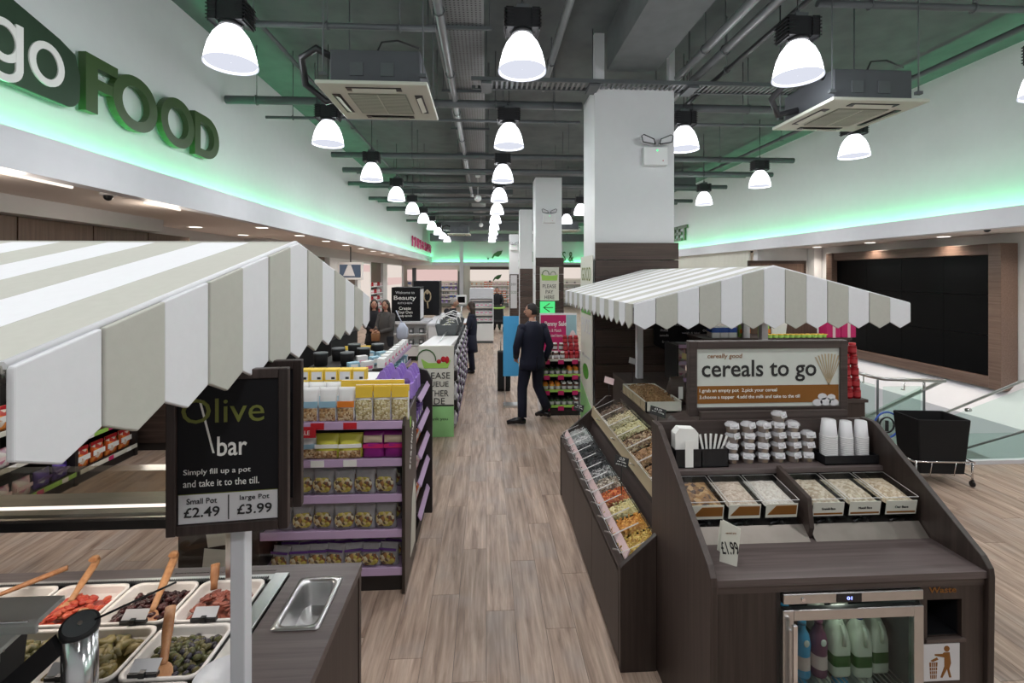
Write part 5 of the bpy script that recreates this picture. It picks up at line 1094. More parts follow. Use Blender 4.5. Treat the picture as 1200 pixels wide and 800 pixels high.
for (x, y, z) in ((5.3, 6.5, .7), (5.5, 6.06, .7), (5.75, 6.04, .7)): obj('bracket', q(B().tube([(x, y, z-.03), (x, y-.05, z-.03), (x, y-.05, z+.08)], .008, 6)), 'chrome', t)
rg = B()
for r0, mt in ((.17, 0), (.10, 1)):
    rg.mi = mt; n = 24
    rg.tube([(5.3+r0*math.cos(2*math.pi*k/n), 6.06, .2+r0*math.sin(2*math.pi*k/n)) for k in range(n+1)], .012, 5)
rg.mi = 1; rg.box((5.28, 6.05, .12), (5.32, 6.065, .26))
obj('round_emblem', q(rg), ['blue', 'black_plastic'], t, label='blue and black ring emblem on the glass')
t = thing('stair_balustrade', 'green glass stair balustrade with thin rail at the right picture edge', 'railing', (6.6, 5.3, 0))
q = lambda b: b.xf(Matrix.Translation((-6.6, -5.3, 0)))
obj('handrail', q(B().tube([(6.6, 5.0, 1.05), (6.6, 5.55, .88), (6.6, 9.6, -1.9)], .018, 8)), 'steel', t); obj('glass_pane', q(B().prism([(5.3, 0), (5.3, .95), (9.5, -1.85), (9.5, -2.8)], 0, 6.595, 6.605)), 'green_glass', t)
obj('lower_rail', q(B().tube([(6.6, 5.3, .42), (6.6, 9.5, -2.35)], .014, 8)), 'dark_steel', t)
for y in (6.2, 7.3): obj('clamp', q(B().cyl((6.56, y, .34-(y-6.2)*.68), .025, .06, 10, 'x')), 'chrome', t)
t = thing('glass_upstand', 'low clear glass panel with white base strip along the stairwell edge', 'glass', (6.6, 5.25, 0)); obj('glass_pane', B().box((-1.2, -.006, .05), (.9, .006, .35)), 'green_glass', t); obj('base_strip', B().box((-1.25, -.03, 0), (1.9, .03, .045)), 'lip_paint', t)
b = B()
for k in range(16): b.box((5.9, 5.35+k*.28, -.17*(k+1)-.1), (9.3, 5.35+(k+1)*.28, -.17*(k+1)))
struct('trim_6', b, 'grey_wall')
# product gondola in the far right behind the cereal sign
t = thing('far_gondola', 'brown shelving behind the cereals sign with a coloured top row', 'shelving', (3.55, 5.95, .31)); t.scale = (.725,.725,1.04); obj('body', B().box((-1.2, -.25, -.29), (1.4, .35, 1.02)), 'lam_z', t); obj('top', B().box((-1.22,-.27,1.02),(1.42,.37,1.05)), 'lam_x', t); obj('header', B().box((-.4, .3, 1.05), (1.2, .34, 1.35)), 'panel_brown', t); obj('divider', B().box((-.47,-.2,1.05),(-.36,.3,1.40)), 'grey_wall', t)
P['bluewhite'] = thing('blue_pack', 'x', 'pack', (0,0,-10)); obj('box', B().box((-.07,-.05,0),(.07,.05,.18)), 'white_plastic', P['bluewhite'], bev=.004); obj('band', B().box((-.071,-.052,.09),(.071,.052,.175)), 'blue', P['bluewhite'])
P['greenpack'] = make_pack('green_bag', 'x', 'bag', 'lime', ('orange', .3, .6), None, .2, .24, .1, 41); P['redbox'] = thing('red_box', 'x', 'box', (0,0,-10)); obj('box', B().box((-.13,-.1,0),(.13,.1,.32)), 'magenta', P['redbox'], bev=.005); obj('ribbon', B().box((-.02,-.103,0),(.03,.103,.322)), 'pale_pink', P['redbox'])
P['smallyellow'] = thing('yellow_tub', 'x', 'tub', (0,0,-10)); obj('cup', B().lathe([(.04,0),(.045,.05),(.001,.05)], n=12, cap=False), 'lime', P['smallyellow']); obj('lid', B().lathe([(.048,.05),(.048,.062),(.001,.062)], n=12, cap=False), 'yellow', P['smallyellow'])
ZT = .31+1.05*1.04+.001; q_ = .725; S3 = (q_, q_, q_)
for k in range(5): place('bluewhite', ((3.95+(k % 3)*.15+.03*(k//3))*q_, 5.86+.11*(k//3), ZT), 0, 'blue and white pack behind the cereals sign, %s from the left' % ORD[k], 'blue and white packs', S3)
for k in range(2): place('greenpack', ((4.48+k*.36)*q_, 5.88, ZT), 0, 'green and orange bag %s of the grey divider behind the cereals sign' % ['left', 'right'][k], 'green bags', S3)
for k in range(12): place('smallyellow', ((4.78+k*.1)*q_, 5.80, ZT), 0, 'small lime tub with yellow lid, %s from the left behind the cereals sign' % ORD[k], 'small lime tubs', S3)
for k in range(2): place('redbox', ((6.0+k*.27)*q_, 5.84, ZT), 0, 'tall red box with pale ribbon, %s one above the cereals sign' % ['left', 'right'][k], 'tall red boxes', (q_, q_, q_))
t = thing('white_card', 'white pointed card standing on the far gondola behind the canopy edge', 'card', (3.74, 5.93, ZT)); obj('card', B().prism([(-.09,0),(.09,0),(.12,.22),(-.10,.22)], 1, 0, .01), 'print_white', t)
# magazine rack behind bags
t = thing('magazine_rack', 'small lilac edged rack of pink packs beside the cereals sign frame', 'shelving', (2.25, 5.2, 1.03)); 
obj('side', B().box((-.2, -.15, 0), (-.18, .2, .4)).box((.18, -.15, 0), (.2, .2, .4)), 'shelf_black', t)
for z in (.03, .21, .39): s = obj('shelf', B().box((-.18, -.15, z-.02), (.18, .2, z)), 'shelf_black', t); obj('shelf_edge', B().box((-.18, -.16, z-.02), (.18, -.15, z+.02)), 'lilac', s)
for l, z in enumerate((1.06, 1.24)):
    for k in range(3): place('pink_snack', (2.14+k*.11, 5.15, z+.001), 0, 'pale pink pack on the lilac edged rack, %s shelf, %s from left' % (['lower','upper'][l], ORD[k]), 'pink packs on the rack', (.6, .7, .8))
# ================================================================ WALL SIGNS
t = thing('letter_sign', 'large raised dark green letters spelling FOOD on the left wall', 'sign', (-3.85, 5.7, 3.7))
for ch, y0, y1, z0, z1 in (('F', 4.67, 5.10, 3.74, 4.29), ('O', 4.99, 5.68, 3.73, 4.31), ('O', 5.70, 6.37, 3.74, 4.33), ('D', 6.35, 6.95, 3.75, 4.31)):
    m = text_mesh(ch, y1-y0-.04, z1-z0, .07, .025, 'letter_green', res=10); put('letter', m, t, (.03+.004*(ch == 'O'), (y0+y1)/2-5.7, (z0+z1)/2-3.7), FACE['+x'])
t = thing('leaf_sign', 'dark green leaf shaped wall panel with white lettering go', 'sign', (-3.85, 3.7, 3.72))
pts = [(-1.2, 0), (.78, -.02)]+[(.78+.15*math.sin(a), .13-.15*math.cos(a)) for a in [k*math.pi/12 for k in range(1, 6)]]+[(.93, .30), (.88, .48), (.72, .55)]+[(.3, .66), (-.3, .78), (-1.2, .85)]
obj('panel', B().prism(pts, 0, .04, .10), 'leaf_panel', t, bev=.006)
obj('standoff', B().box((0, -.8, .2), (.04, .6, .4)), 'service_grey', t)
def arc_band(b, cy, cz, ry, rz, th, a0, a1, n=28):
    for k in range(n):
        u, v = R(a0+(a1-a0)*k/n), R(a0+(a1-a0)*(k+1)/n)
        b.prism([(cy+ry*math.cos(u), cz+rz*math.sin(u)), (cy+ry*math.cos(v), cz+rz*math.sin(v)), (cy+(ry-th)*math.cos(v), cz+(rz-th)*math.sin(v)), (cy+(ry-th)*math.cos(u), cz+(rz-th)*math.sin(u))], 0, .10, .112)
    return b
g = arc_band(B(), .22, .30, .15, .17, .06, 0, 360); g.prism([(.31, .10), (.37, .10), (.37, .47), (.31, .47)], 0, .101, .114); arc_band(g, .22, .11, .15, .13, .06, -170, 0, 16); obj('letter', g, 'print_white', t)
obj('letter', arc_band(B(), .585, .27, .165, .185, .06, 0, 360), 'print_white', t); obj('letter', arc_band(B(), -.12, .34, .165, .185, .06, 0, 360), 'print_white', t)
obj('letter', B().prism([(-.52,.2),(-.46,.2),(-.46,.62),(-.52,.62)], 0, .10, .112).prism([(-.6,.47),(-.36,.47),(-.36,.53),(-.6,.53)], 0, .10, .112), 'print_white', t)
t = thing('letter_sign', 'distant dark pink raised lettering high on the left wall', 'sign', (-3.85, 28.5, 3.8)); text('MUM & BABY', (.03, .5, .1), w=8.5, h=.55, face='+x', mat='magenta', parent=t, depth=.06)
t = thing('letter_sign', 'distant green raised lettering on the right wall beside the broad column', 'sign', (7.7, 18.2, 3.8)); text('SWEET', (-.03, .9, .0), w=2.6, h=.6, face='-x', mat='letter_green', parent=t, depth=.06, bold=.03)
t = thing('letter_sign', 'large green lettering low on the far end wall right of the columns', 'sign', (4.9, 33, 3.5)); text('SUPPLEMENTS &', (-.95, -.02, -.1), w=4.2, h=.72, mat='letter_green', parent=t, depth=.05)
for k, (x, z, s_) in enumerate(((-.1, 3.65, 1), (-.15, 2.05, .8))):
    t = thing('leaf_emblem', ['green leaf emblem on the green lit far wall', 'green leaf emblem on the white fascia above the far shelves'][k], 'emblem', (.72, 32.995 if k == 0 else 32.395, z-.1))
    obj('leaf', B().prism([(-.35*s_, -.2*s_), (-.2*s_, .05*s_), (.05*s_, .22*s_), (.4*s_, .28*s_), (.3*s_, .02*s_), (.1*s_, -.16*s_), (-.15*s_, -.1*s_), (-.3*s_, -.3*s_)], 1, -.03, 0), 'green_dk', t); obj('dot', B().cyl((-.6*s_, -.03, -.3*s_), .07, .03, 10, 'y'), 'service_grey', t)
# ================================================================ QUEUE LINE
t = thing('queue_unit', 'long low white queue unit with a cream queue here end panel', 'counter', (-.68, 6.5, 0))
obj('body', B().box((-.21, .03, .05), (.18, 3.9, 1.08)), 'shelf_black', t); obj('end_panel', B().box((-.24, 0, 0), (.24, .03, 1.23)), 'cream', t, bev=.004)
obj('green_foot', B().box((-.24, -.004, 0), (.24, -.001, .42)), 'green_sign' if False else 'lt_green', t); obj('black_rule', B().box((-.24, -.006, .415), (.24, -.003, .435)), 'print_black', t)
for k, (tx, z, w) in enumerate((('PLEASE', .83, .38), ('QUEUE', .71, .34), ('OTHER', .59, .34), ('SIDE', .485, .24))): text(tx, (0, -.005, z), w=w, h=.085, parent=t)
text('thank you', (.02, -.0065, .24), w=.28, h=.05, parent=t)
g = B(); g.prism([(-.16,.93),(.16,.93),(.2,1.04),(.08,1.0),(-.1,1.0),(-.2,1.06)], 1, -.006, -.002); obj('basket_picture', g, 'lime', t); obj('basket_loop', B().tube([(-.15+.13*math.cos(a)+.02, -.006, 1.03+.15*math.sin(a)) for a in [k*math.pi/8 for k in range(9)]], .008, 5), 'green_dk', t)
obj('basket_goods', B().ell((.1,-.006,1.05), .035, .004, .04, 8, 6).ell((.04,-.006,1.02), .03, .004, .03, 8, 6).ell((.15,-.006,1.04), .03, .004, .05, 8, 6), 'red', t)
obj('lid', B().prism([(.03, 1.23), (.03, 1.14), (1.9, 1.05), (1.9, 1.12)], 0, -.235, .2), 'white_plastic', t, bev=.01); obj('lid_frame', B().box((-.02, .1, 1.2), (.0, 1.9, 1.21)), 'steel', t)
obj('side_rack', B().box((.18, .05, .05), (.2, 3.9, 1.12)), 'service_grey', t)
for l in range(5): obj('rack_edge', B().box((.2, .05, .12+l*.2), (.255, 3.9, .135+l*.2)), 'steel', t)
P['hang'] = make_pack('drink_pack', 'x', 'pack', 'shelf_black', ('lilac', .3, .55), None, .13, .17, .07, 51, 'print_grey'); P['hang2'] = make_pack('drink_pack', 'x', 'pack', 'print_grey', ('deep_purple', .2, .6), None, .13, .17, .07, 52)
for l in range(5):
    for k in range(14): place('hang' if (k+l) % 2 else 'hang2', (-.43, 6.65+k*.27, .136+l*.2), R(90), '%s pouch on the queue unit side, %s row up, %s from camera' % (['pale','dark'][(k+l) % 2], ORD[l], ORD[k]), 'pouches on the queue unit')
P['basket'] = thing('hand_basket', 'x', 'basket', (0,0,-10)); b = B().rings([rrect(.16,.11,.02,0,2), rrect(.2,.14,.02,.18,2), rrect(.19,.13,.02,.18,2), rrect(.155,.105,.02,.01,2)], True, sm=False); obj('tub', b, 'service_grey', P['basket']); obj('handle', B().tube([(-.2+.0,0,.17),(-.17,0,.27),(0,0,.33),(.17,0,.27),(.2,0,.17)], .01, 6), 'white_plastic', P['basket']); obj('goods', heap(.15,.1,.06,3,z=.12,rough=.02), grains('basket_mix', [(.1,.1,.08),(.3,.32,.2),(.6,.6,.6),(.05,.05,.05)], 30), P['basket'])
for k in range(4): place('basket', (-.70+.03*(k % 2), 8.55+k*.42, 1.125), .12*k, 'grey basket with pale loop handle on the queue unit, %s from the camera' % ORD[k], 'baskets on the queue unit')
t = thing('till_screen', 'small white framed till screen beyond the grey haired person', 'screen', (-.62, 11.9, 1.2)); obj('screen', B().box((-.13,-.02,.25),(.13,.02,.48)), 'white_plastic', t, bev=.01); obj('display', B().box((-.09,-.024,.29),(.09,-.021,.44)), 'video_black', t); obj('stem', B().tube([(0,0,-.2),(0,0,.28)], .02, 8), 'steel', t)
t = thing('till_counter', 'white till counter with glass front behind the queue unit', 'counter', (-1.2, 12.25, 0)); obj('body', B().box((-.2,-.6,0),(.3,.7,.95)), 'white_plastic', t); obj('worktop', B().box((-.22,-.62,.95),(.85,.72,1.0)), 'lip_paint', t); obj('till_base', B().box((.3,-.5,0),(.8,.7,.95)), 'cream', t)
for k in range(3): obj('wire_panel', B().box((.81,-.55+k*.3,.3),(.815,-.3+k*.3,.9)), 'steel', t)
# ================================================================ SALE SHELF
t = thing('sale_unit', 'shelf unit with lime edges, pink tickets and magenta sale header', 'shelving', (1.17, 7.36, 0))
obj('side', B().box((-.33, 0, 0), (-.31, .45, 1.0)).box((.29, 0, 0), (.31, .45, 1.0)), 'white_plastic', t); obj('back', B().box((-.31, .42, 0), (.29, .44, 1.0)), 'shelf_black', t); obj('plinth', B().box((-.31, .03, 0), (.29, .42, .11)), 'shelf_black', t)
hd = obj('header_board', B().box((-.30, .40, .93), (.31, .43, 1.56)), 'white_plastic', t); obj('magenta_panel', B().box((-.285, .395, .95), (.13, .4, 1.53)), 'magenta', hd); obj('photo_panel', B().box((.135, .395, .95), (.3, .4, 1.53)), paint('photo_blue', (.35,.55,.6), .5), hd); obj('photo_figure', B().ell((.24,.394,1.12), .06, .004, .16, 10, 8), 'pale_pink', hd)
text('Penny Sale', (-.04, .394, 1.38), w=.36, h=.1, mat='print_white', parent=t, bold=.02); text('Mix & Match', (-.07, .394, 1.28), w=.24, h=.05, mat='print_white', parent=t); text('selected items', (-.06, .394, 1.2), w=.27, h=.05, mat='print_white', parent=t)
obj('header_tag', B().box((.0,.38,.93),(.3,.39,.99)), 'pink', t)
zz = (.869, .629, .39, .15)
for l, z in enumerate(zz):
    s = obj('shelf', B().box((-.31, .01, z-.02), (.29, .42, z)), 'shelf_black' if l else 'white_plastic', t); obj('shelf_edge', B().box((-.31, 0, z-.02), (.29, .01, z+.018)), 'lime' if l else 'cream', s)
    for k in range(3): obj('sale_ticket', B().box((-.28+k*.22, -.006, z-.065), (-.19+k*.22, -.001, z+.0)), 'magenta', s)
rowk = [['green_jar','green_jar','green_jar','green_jar','amber_jar','amber_jar'], ['amber_jar','amber_jar','amber_jar','brown_jar','brown_jar','brown_jar'], ['brown_jar','green_jar','green_jar','green_jar','green_jar','brown_jar']]
for l in range(3):
    for k in range(6):
        for r_ in range(2): place(rowk[l][k], (.925+k*.096, 7.43+r_*.1, zz[l+1]+.001), 0, '%s on shelf %s of the sale unit, %s from the left, %s rank' % ({'green_jar':'dark green jar','amber_jar':'amber jar','brown_jar':'brown jar'}[rowk[l][k]], ORD[l+1], ORD[k], ['front','rear'][r_]), 'jars in the sale unit')
for tr in range(2):
    for k in range(3): place('brown_jar', (1.02+k*.1-.03, 7.44+.12*tr, .875+tr*.118), 0, 'white lidded brown jar stacked on the sale unit top, %s tier, %s from the left' % (['lower','upper'][tr], ORD[k]), 'white lidded jars')
for tr in range(3):
    for k in range(3): place('red_jar', (1.25+k*.085, 7.44+.05*tr, .875+tr*.117), 0, 'red jar on the sale unit top, %s tier up, %s from left' % (ORD[tr], ORD[k]), 'red jars on the sale unit')
t = thing('blue_banner', 'bright blue narrow roll banner just beyond the man in navy', 'banner', (.42, 7.95, 0)); obj('panel', B().box((-.14,0,.5),(.12,.02,1.5)), 'sky_blue', t); obj('stand', B().box((-.12,.02,0),(-.1,.04,1.5)).box((-.14,-.1,0),(.12,.15,.03)), 'steel', t)
t = thing('suitcase', 'black wheeled bag standing beyond the blue banner', 'bag', (.33, 9.0, 0)); obj('case', B().box((-.12,-.1,.06),(.12,.1,.75)), 'soft_black', t, bev=.02); obj('handle', B().tube([(-.06,0,.75),(-.06,0,1.0),(.06,0,1.0),(.06,0,.75)], .01, 6), 'steel', t); obj('wheels', B().cyl((-.12,0,.03), .03, .24, 10, 'x'), 'black_plastic', t)
# PLEASE PAY HERE on column two
t = thing('pay_sign', 'grey please pay here sign with green bag picture on the column', 'sign', (1.66, 12.54, 1.5)); obj('panel', B().box((-.25, -.02, 0), (.25, 0, .88)), 'cream', t)
for k, (tx, z, w) in enumerate((('PLEASE', .38, .36), ('PAY', .23, .2), ('HERE', .09, .26))): text(tx, (0, -.021, z), w=w, h=.1, parent=t)
obj('bag_picture', B().prism([(-.2,.53),(.2,.53),(.22,.68),(.1,.66),(-.1,.66),(-.22,.70)], 1, -.023, -.02), 'lime', t); obj('bag_loop', B().tube([(-.12+.09*math.cos(a)+.02, -.024, .68+.12*math.sin(a)) for a in [k*math.pi/6 for k in range(7)]], .01, 5).tube([(.1+.07*math.cos(a), -.024, .68+.09*math.sin(a)) for a in [k*math.pi/6 for k in range(7)]], .008, 5), 'green_dk', t)
t = thing('arrow_sign', 'bright green sign with a left pointing arrow below the pay here sign', 'sign', (1.6, 12.52, 1.16)); obj('panel', B().box((-.19, -.03, 0), (.2, 0, .32)), 'exit_green', t); obj('arrow', B().tube([(.06,-.035,.27),(-.1,-.035,.16),(.06,-.035,.05)], .016, 6).tube([(-.1,-.035,.16),(.15,-.035,.16)], .012, 6), 'green_dk', t)
t = thing('pay_sign', 'small grey sign on the farthest slim column', 'sign', (1.2, 20.93, 0)); obj('panel', B().box((-.14,-.02,.7),(.14,0,2.15)), 'print_grey', t); text('EVERY', (0,-.021,1.75), w=.22, h=.1, parent=t); text('GOOD', (0,-.021,1.4), w=.24, h=.12, mat='green_dk', parent=t)
# ================================================================ BEAUTY ISLAND
t = thing('beauty_cube', 'black cube display with white welcome lettering on the white island', 'display', (-2.05, 12.6, 1.0)); obj('cube', B().box((-.36,-.3,0),(.36,.4,.86)), 'sign_black', t, bev=.006)
for tx, z, w, h, m in (('Welcome to', .73, .48, .07, 'print_grey'), ('Beauty', .58, .56, .14, 'print_white'), ('KITCHEN', .46, .36, .05, 'print_grey'), ('Create', .33, .3, .08, 'print_white'), ('Your Own', .23, .38, .08, 'print_white'), ('body scrub', .13, .36, .07, 'print_white')): text(tx, (-.02, -.302, z), w=w, h=h, mat=m, parent=t, bold=.01)
obj('shelf_face', B().box((.361, -.25, .05), (.366, .35, .8)), 'print_grey', t)
t = thing('beauty_cube', 'second black cube display with pale round flower print, behind right', 'display', (-1.72, 14.4, 1.0)); obj('cube', B().box((-.4,-.35,0),(.35,.35,1.0)), 'sign_black', t, bev=.006); obj('flower', B().tube([(.1*math.cos(a), -.355, .55+.16*math.sin(a)) for a in [k*math.pi/6 for k in range(13)]], .02, 5).tube([(0,-.355,.4),(.02,-.355,.2)], .02, 5).ell((0,-.355,.68), .05, .01, .07), 'print_olive' if False else 'pale_wood', t)
t = thing('island_counter', 'white island counter with open product shelves under the black cube', 'counter', (-2.1, 12.6, 0))
obj('top', B().box((-.75,-.4,.94),(.62,.6,1.0)), 'lip_paint', t); obj('core', B().box((-.7,-.1,.12),(.55,.5,.94)), 'white_plastic', t); obj('plinth', B().box((-.7,-.3,0),(.55,.5,.12)), 'shelf_black', t)
obj('skirt', B().box((-.75,-.38,.12),(.6,-.36,.36)), 'white_plastic', t)
for z in (.38, .66): obj('shelf', B().box((-.75,-.38,z),(.6,-.1,z+.02)), 'white_plastic', t)
for x in (-.74, .58): obj('upright', B().box((x,-.38,.1),(x+.02,-.1,.95)), 'white_plastic', t)
P['dark_box'] = thing('dark_tub', 'x', 'tub', (0,0,-10)); obj('box', B().box((-.06,-.05,0),(.06,.05,.13)), 'service_grey', P['dark_box'], bev=.004); obj('label', B().box((-.03,-.053,.04),(.03,-.051,.1)), 'print_grey', P['dark_box'])
for l, z in enumerate((.40, .68)):
    for k in range(5): place('dark_box', (-2.7+k*.26, 12.36, z+.001), 0, 'small dark box on the %s shelf of the white island, %s from the left' % (['lower','upper'][l], ORD[k]), 'dark boxes on the white island')
t = thing('island_counter', 'second white island with wire sides to the right of the black cube', 'counter', (-1.2, 13.6, 0)); obj('body', B().box((-.2,-.5,.1),(.35,1.5,.92)), 'white_plastic', t); obj('top', B().box((-.3,-.55,.92),(.4,1.6,.98)), 'lip_paint', t); obj('plinth', B().box((-.15,-.45,0),(.3,1.4,.1)), 'shelf_black', t)
for k in range(4): obj('wire_panel', B().box((.355,-.45+k*.5,.15),(.365,-.02+k*.5,.88)), 'green_glass', t); obj('wire', B().box((.352,-.03+k*.5,.12),(.37,.0+k*.5,.92)), 'steel', t)
# white lit cabinet in the aisle end
t = thing('white_cabinet', 'white lit glass cabinet standing at the end of the aisle', 'cabinet', (-.15, 15.2, 0))
obj('base', B().box((-.38,0,.08),(.38,.5,.62)), 'white_plastic', t); obj('plinth', B().box((-.36,.03,0),(.36,.45,.08)), 'service_grey', t); obj('back', B().box((-.38,.46,.62),(.38,.5,1.75)), 'lip_paint', t); obj('side', B().box((-.38,0,.62),(-.35,.46,1.75)).box((.35,0,.62),(.38,.46,1.75)).box((-.35,0,1.42),(.35,.46,1.75)), 'lip_paint', t)
for z in (.7, .93, 1.17): s = obj('shelf', B().box((-.35,.02,z-.012),(.35,.46,z)), 'white_plastic', t); obj('shelf_light', B().box((-.33,.03,z+.19),(.33,.05,z+.2)), 'shelf_glow', s)
for l, z in enumerate((.70, .93, 1.17)):
    for k in range(5): place('box_white', (-.43+k*.14, 15.4, z+.001), 0, 'small pale box in the white aisle cabinet, %s shelf up, %s from left' % (ORD[l], ORD[k]), 'pale boxes in the white cabinet')
# ================================================================ FAR SHELVES on the end wall
def wallunit(lab, x0, x1, y, z1, cols, n, fascia, group, head=None):
    t = thing('product_shelving', lab, 'shelving', ((x0+x1)/2, y, 0)); h = (x1-x0)/2
    obj('back', B().box((-h, .5, 0), (h, .55, z1)), 'cream', t); obj('fascia', B().box((-h, .1, z1), (h, .2, z1+.75)), fascia, t)
    if head: obj('header', B().box((-h, .05, z1+.75), (h, .25, z1+.95)), head, t)
    for l in range(5):
        z = .25+l*(z1-.25)/5; s = obj('shelf', B().box((-h, .1, z-.03), (h, .5, z)), 'white_plastic', t); obj('shelf_light', B().box((-h+.05, .12, z+(z1-.25)/5-.06), (h-.05, .14, z+(z1-.25)/5-.04)), 'shelf_glow', s)
        for k in range(n):
            key = cols[(l*3+(k*len(cols))//n) % len(cols)]
            q = place(key, ((x0+x1)/2-h+.12+k*(2*h-.24)/(n-1), y+.28, z+.001), 0, 'small distant product in the %s, %s row up, %s along' % (group, ORD[l], ORD[k]), 'products in the '+group, (1.5, 1.5, 1.1))
wallunit('white lit shelving with pink fascia on the far end wall, left', -5.3, -1.95, 32.3, 1.75, ['box_white', 'hang2', 'bluewhite', 'egg_box', 'dark_box'], 11, 'pink_box', 'left far wall shelving')
wallunit('white lit shelving with orange packs on the far end wall, centre', -1.1, 2.6, 32.3, 1.75, ['orange_snack', 'box_white', 'amber_jar', 'orange_snack', 'pink_snack'], 12, 'warm_box', 'centre far wall shelving', 'clad')
wallunit('dim brown shelving on the far end wall behind the columns', 3.2, 7.3, 32.3, 1.9, ['red_jar', 'brown_jar', 'box_white'], 8, 'warm_box', 'right far wall shelving', 'clad')
# far left bays along the wall
t = thing('television', 'white framed television hanging from the far left soffit', 'television', (-4.3, 15.5, 2.02)); obj('casing', B().box((-.42,-.03,0),(.36,.05,.56)), 'white_plastic', t, bev=.01); obj('screen', B().box((-.36,-.035,.07),(.30,-.03,.48)), 'tv_glow', t); obj('picture_streak', B().prism([(-.1,.47),(.0,.47),(.12,.12),(-.25,.12)], 1, -.038, -.035), 'print_grey', t); obj('hanger', B().tube([(-.03,.02,.55),(-.03,.02,1.05)], .02, 8), 'service_grey', t)
struct('wall_left.003', B().box((-5.9, 12.0, 0), (-5.3, 16.0, 2.75)), 'panel_brown'); struct('trim_8', B().box((-5.9, 12.0, 2.75), (-5.25, 30, 3.07)), 'grey_wall')
struct('wall_left.004', B().box((-5.9, 16.2, 2.1), (-5.2, 19.6, 2.75)), 'white_paint'); struct('wall_left.005', B().box((-5.9, 16.2, 0), (-5.3, 19.6, 2.1)), 'panel_brown')
t = thing('light_pier', 'white and pink lit pier on the far left wall right of the television', 'display', (-5.25, 21, 0)); obj('pier', B().box((-.4, -1.2, 0), (0, 1.1, 2.75)), 'white_paint', t); obj('light_face', B().box((0, -.7, .9), (.03, .8, 2.65)), 'warm_box', t); obj('pink_band', B().box((.03, -.7, 2.3), (.035, .8, 2.6)), 'pink_box', t)
t = thing('wood_bay', 'brown wood bay with product shelves on the far left wall', 'shelving', (-5.35, 23.4, 0)); obj('back', B().box((-.3, -1.2, 1.7), (0, 1.2, 2.75)), 'panel_brown', t); obj('body', B().box((-.3, -1.2, 0), (-.2, 1.2, 1.7)), 'shelf_black', t)
for l in range(5):
    z = .3+l*.33; obj('shelf', B().box((-.2,-1.2,z-.03),(.1,1.2,z)), 'white_plastic', t)
    for k in range(7): place(['red_jar','box_white'][(k//2+l) % 2], (-5.35, 22.4+k*.33, z+.001), R(90), 'small distant product in the brown far left bay, %s row up, %s along' % (ORD[l], ORD[k]), 'products in the brown bay', (1.6, 1.6, 1.6))
t = thing('light_pier', 'wide white lightbox wall with pink band at the far left end', 'display', (-5.3, 27.5, 0)); obj('pier', B().box((-.3, -2.6, 0), (0, 3.6, 2.75)), 'white_paint', t); obj('light_face', B().box((0, -1.6, 1.75), (.03, 2.6, 2.7)), 'warm_box', t); obj('pink_band', B().box((.03, -1.6, 1.6), (.035, 2.6, 2.0)), 'pink_box', t); obj('light_face', B().box((0, -1.6, .3), (.03, 2.6, 1.6)), 'warm_box', t)
t = thing('dark_post', 'slim black post standing at the far left corner of the shop', 'post', (-4.7, 31.5, 0)); obj('post', B().box((-.12,-.1,0),(.12,.1,2.6)), 'service_grey', t)
# flat hanging items over left aisle: dark stock seen under the canopy tips
t = thing('dark_rack', 'dark low stock rack seen under the near canopy tips', 'shelving', (-2.6, 7.6, 0)); obj('body', B().box((-.7,-.7,0),(.4,.7,1.25)), 'soft_black', t); obj('lid', B().box((-.7,-.7,1.25),(.4,.7,1.29)), 'black_plastic', t); obj('frame', B().box((-.72,-.72,1.29),(-.68,.72,1.5)).box((.38,-.72,1.29),(.42,.72,1.5)), 'black_metal', t)
P['blue_tub'] = thing('blue_tub', 'x', 'tub', (0,0,-10)); obj('tub', B().lathe([(.07,0),(.08,.12),(.075,.13)], n=14), 'soft_black', P['blue_tub']); obj('lid', B().cyl((0,0,.13), .08, .02, 14), 'service_grey', P['blue_tub'])
for k in range(5): place('blue_tub', (-3.1+k*.2, 7.2, 1.291), 0, 'dark lidded tub on the dark rack, %s from the left' % ORD[k], 'dark tubs')
for k in range(6): place('blue_tub', (-1.9+k*.1, 5.6+(k%3)*.33, 1.151), 0, 'dark lidded tub on the low gondola top, %s of six' % ORD[k], 'dark tubs on the low gondola')
for k in range(0):pass
# white post under near canopy far end
post('white post of the near canopy standing behind the low gondola', -1.98, 2.84-.1+.0, 0, 2.05, .022) if False else None
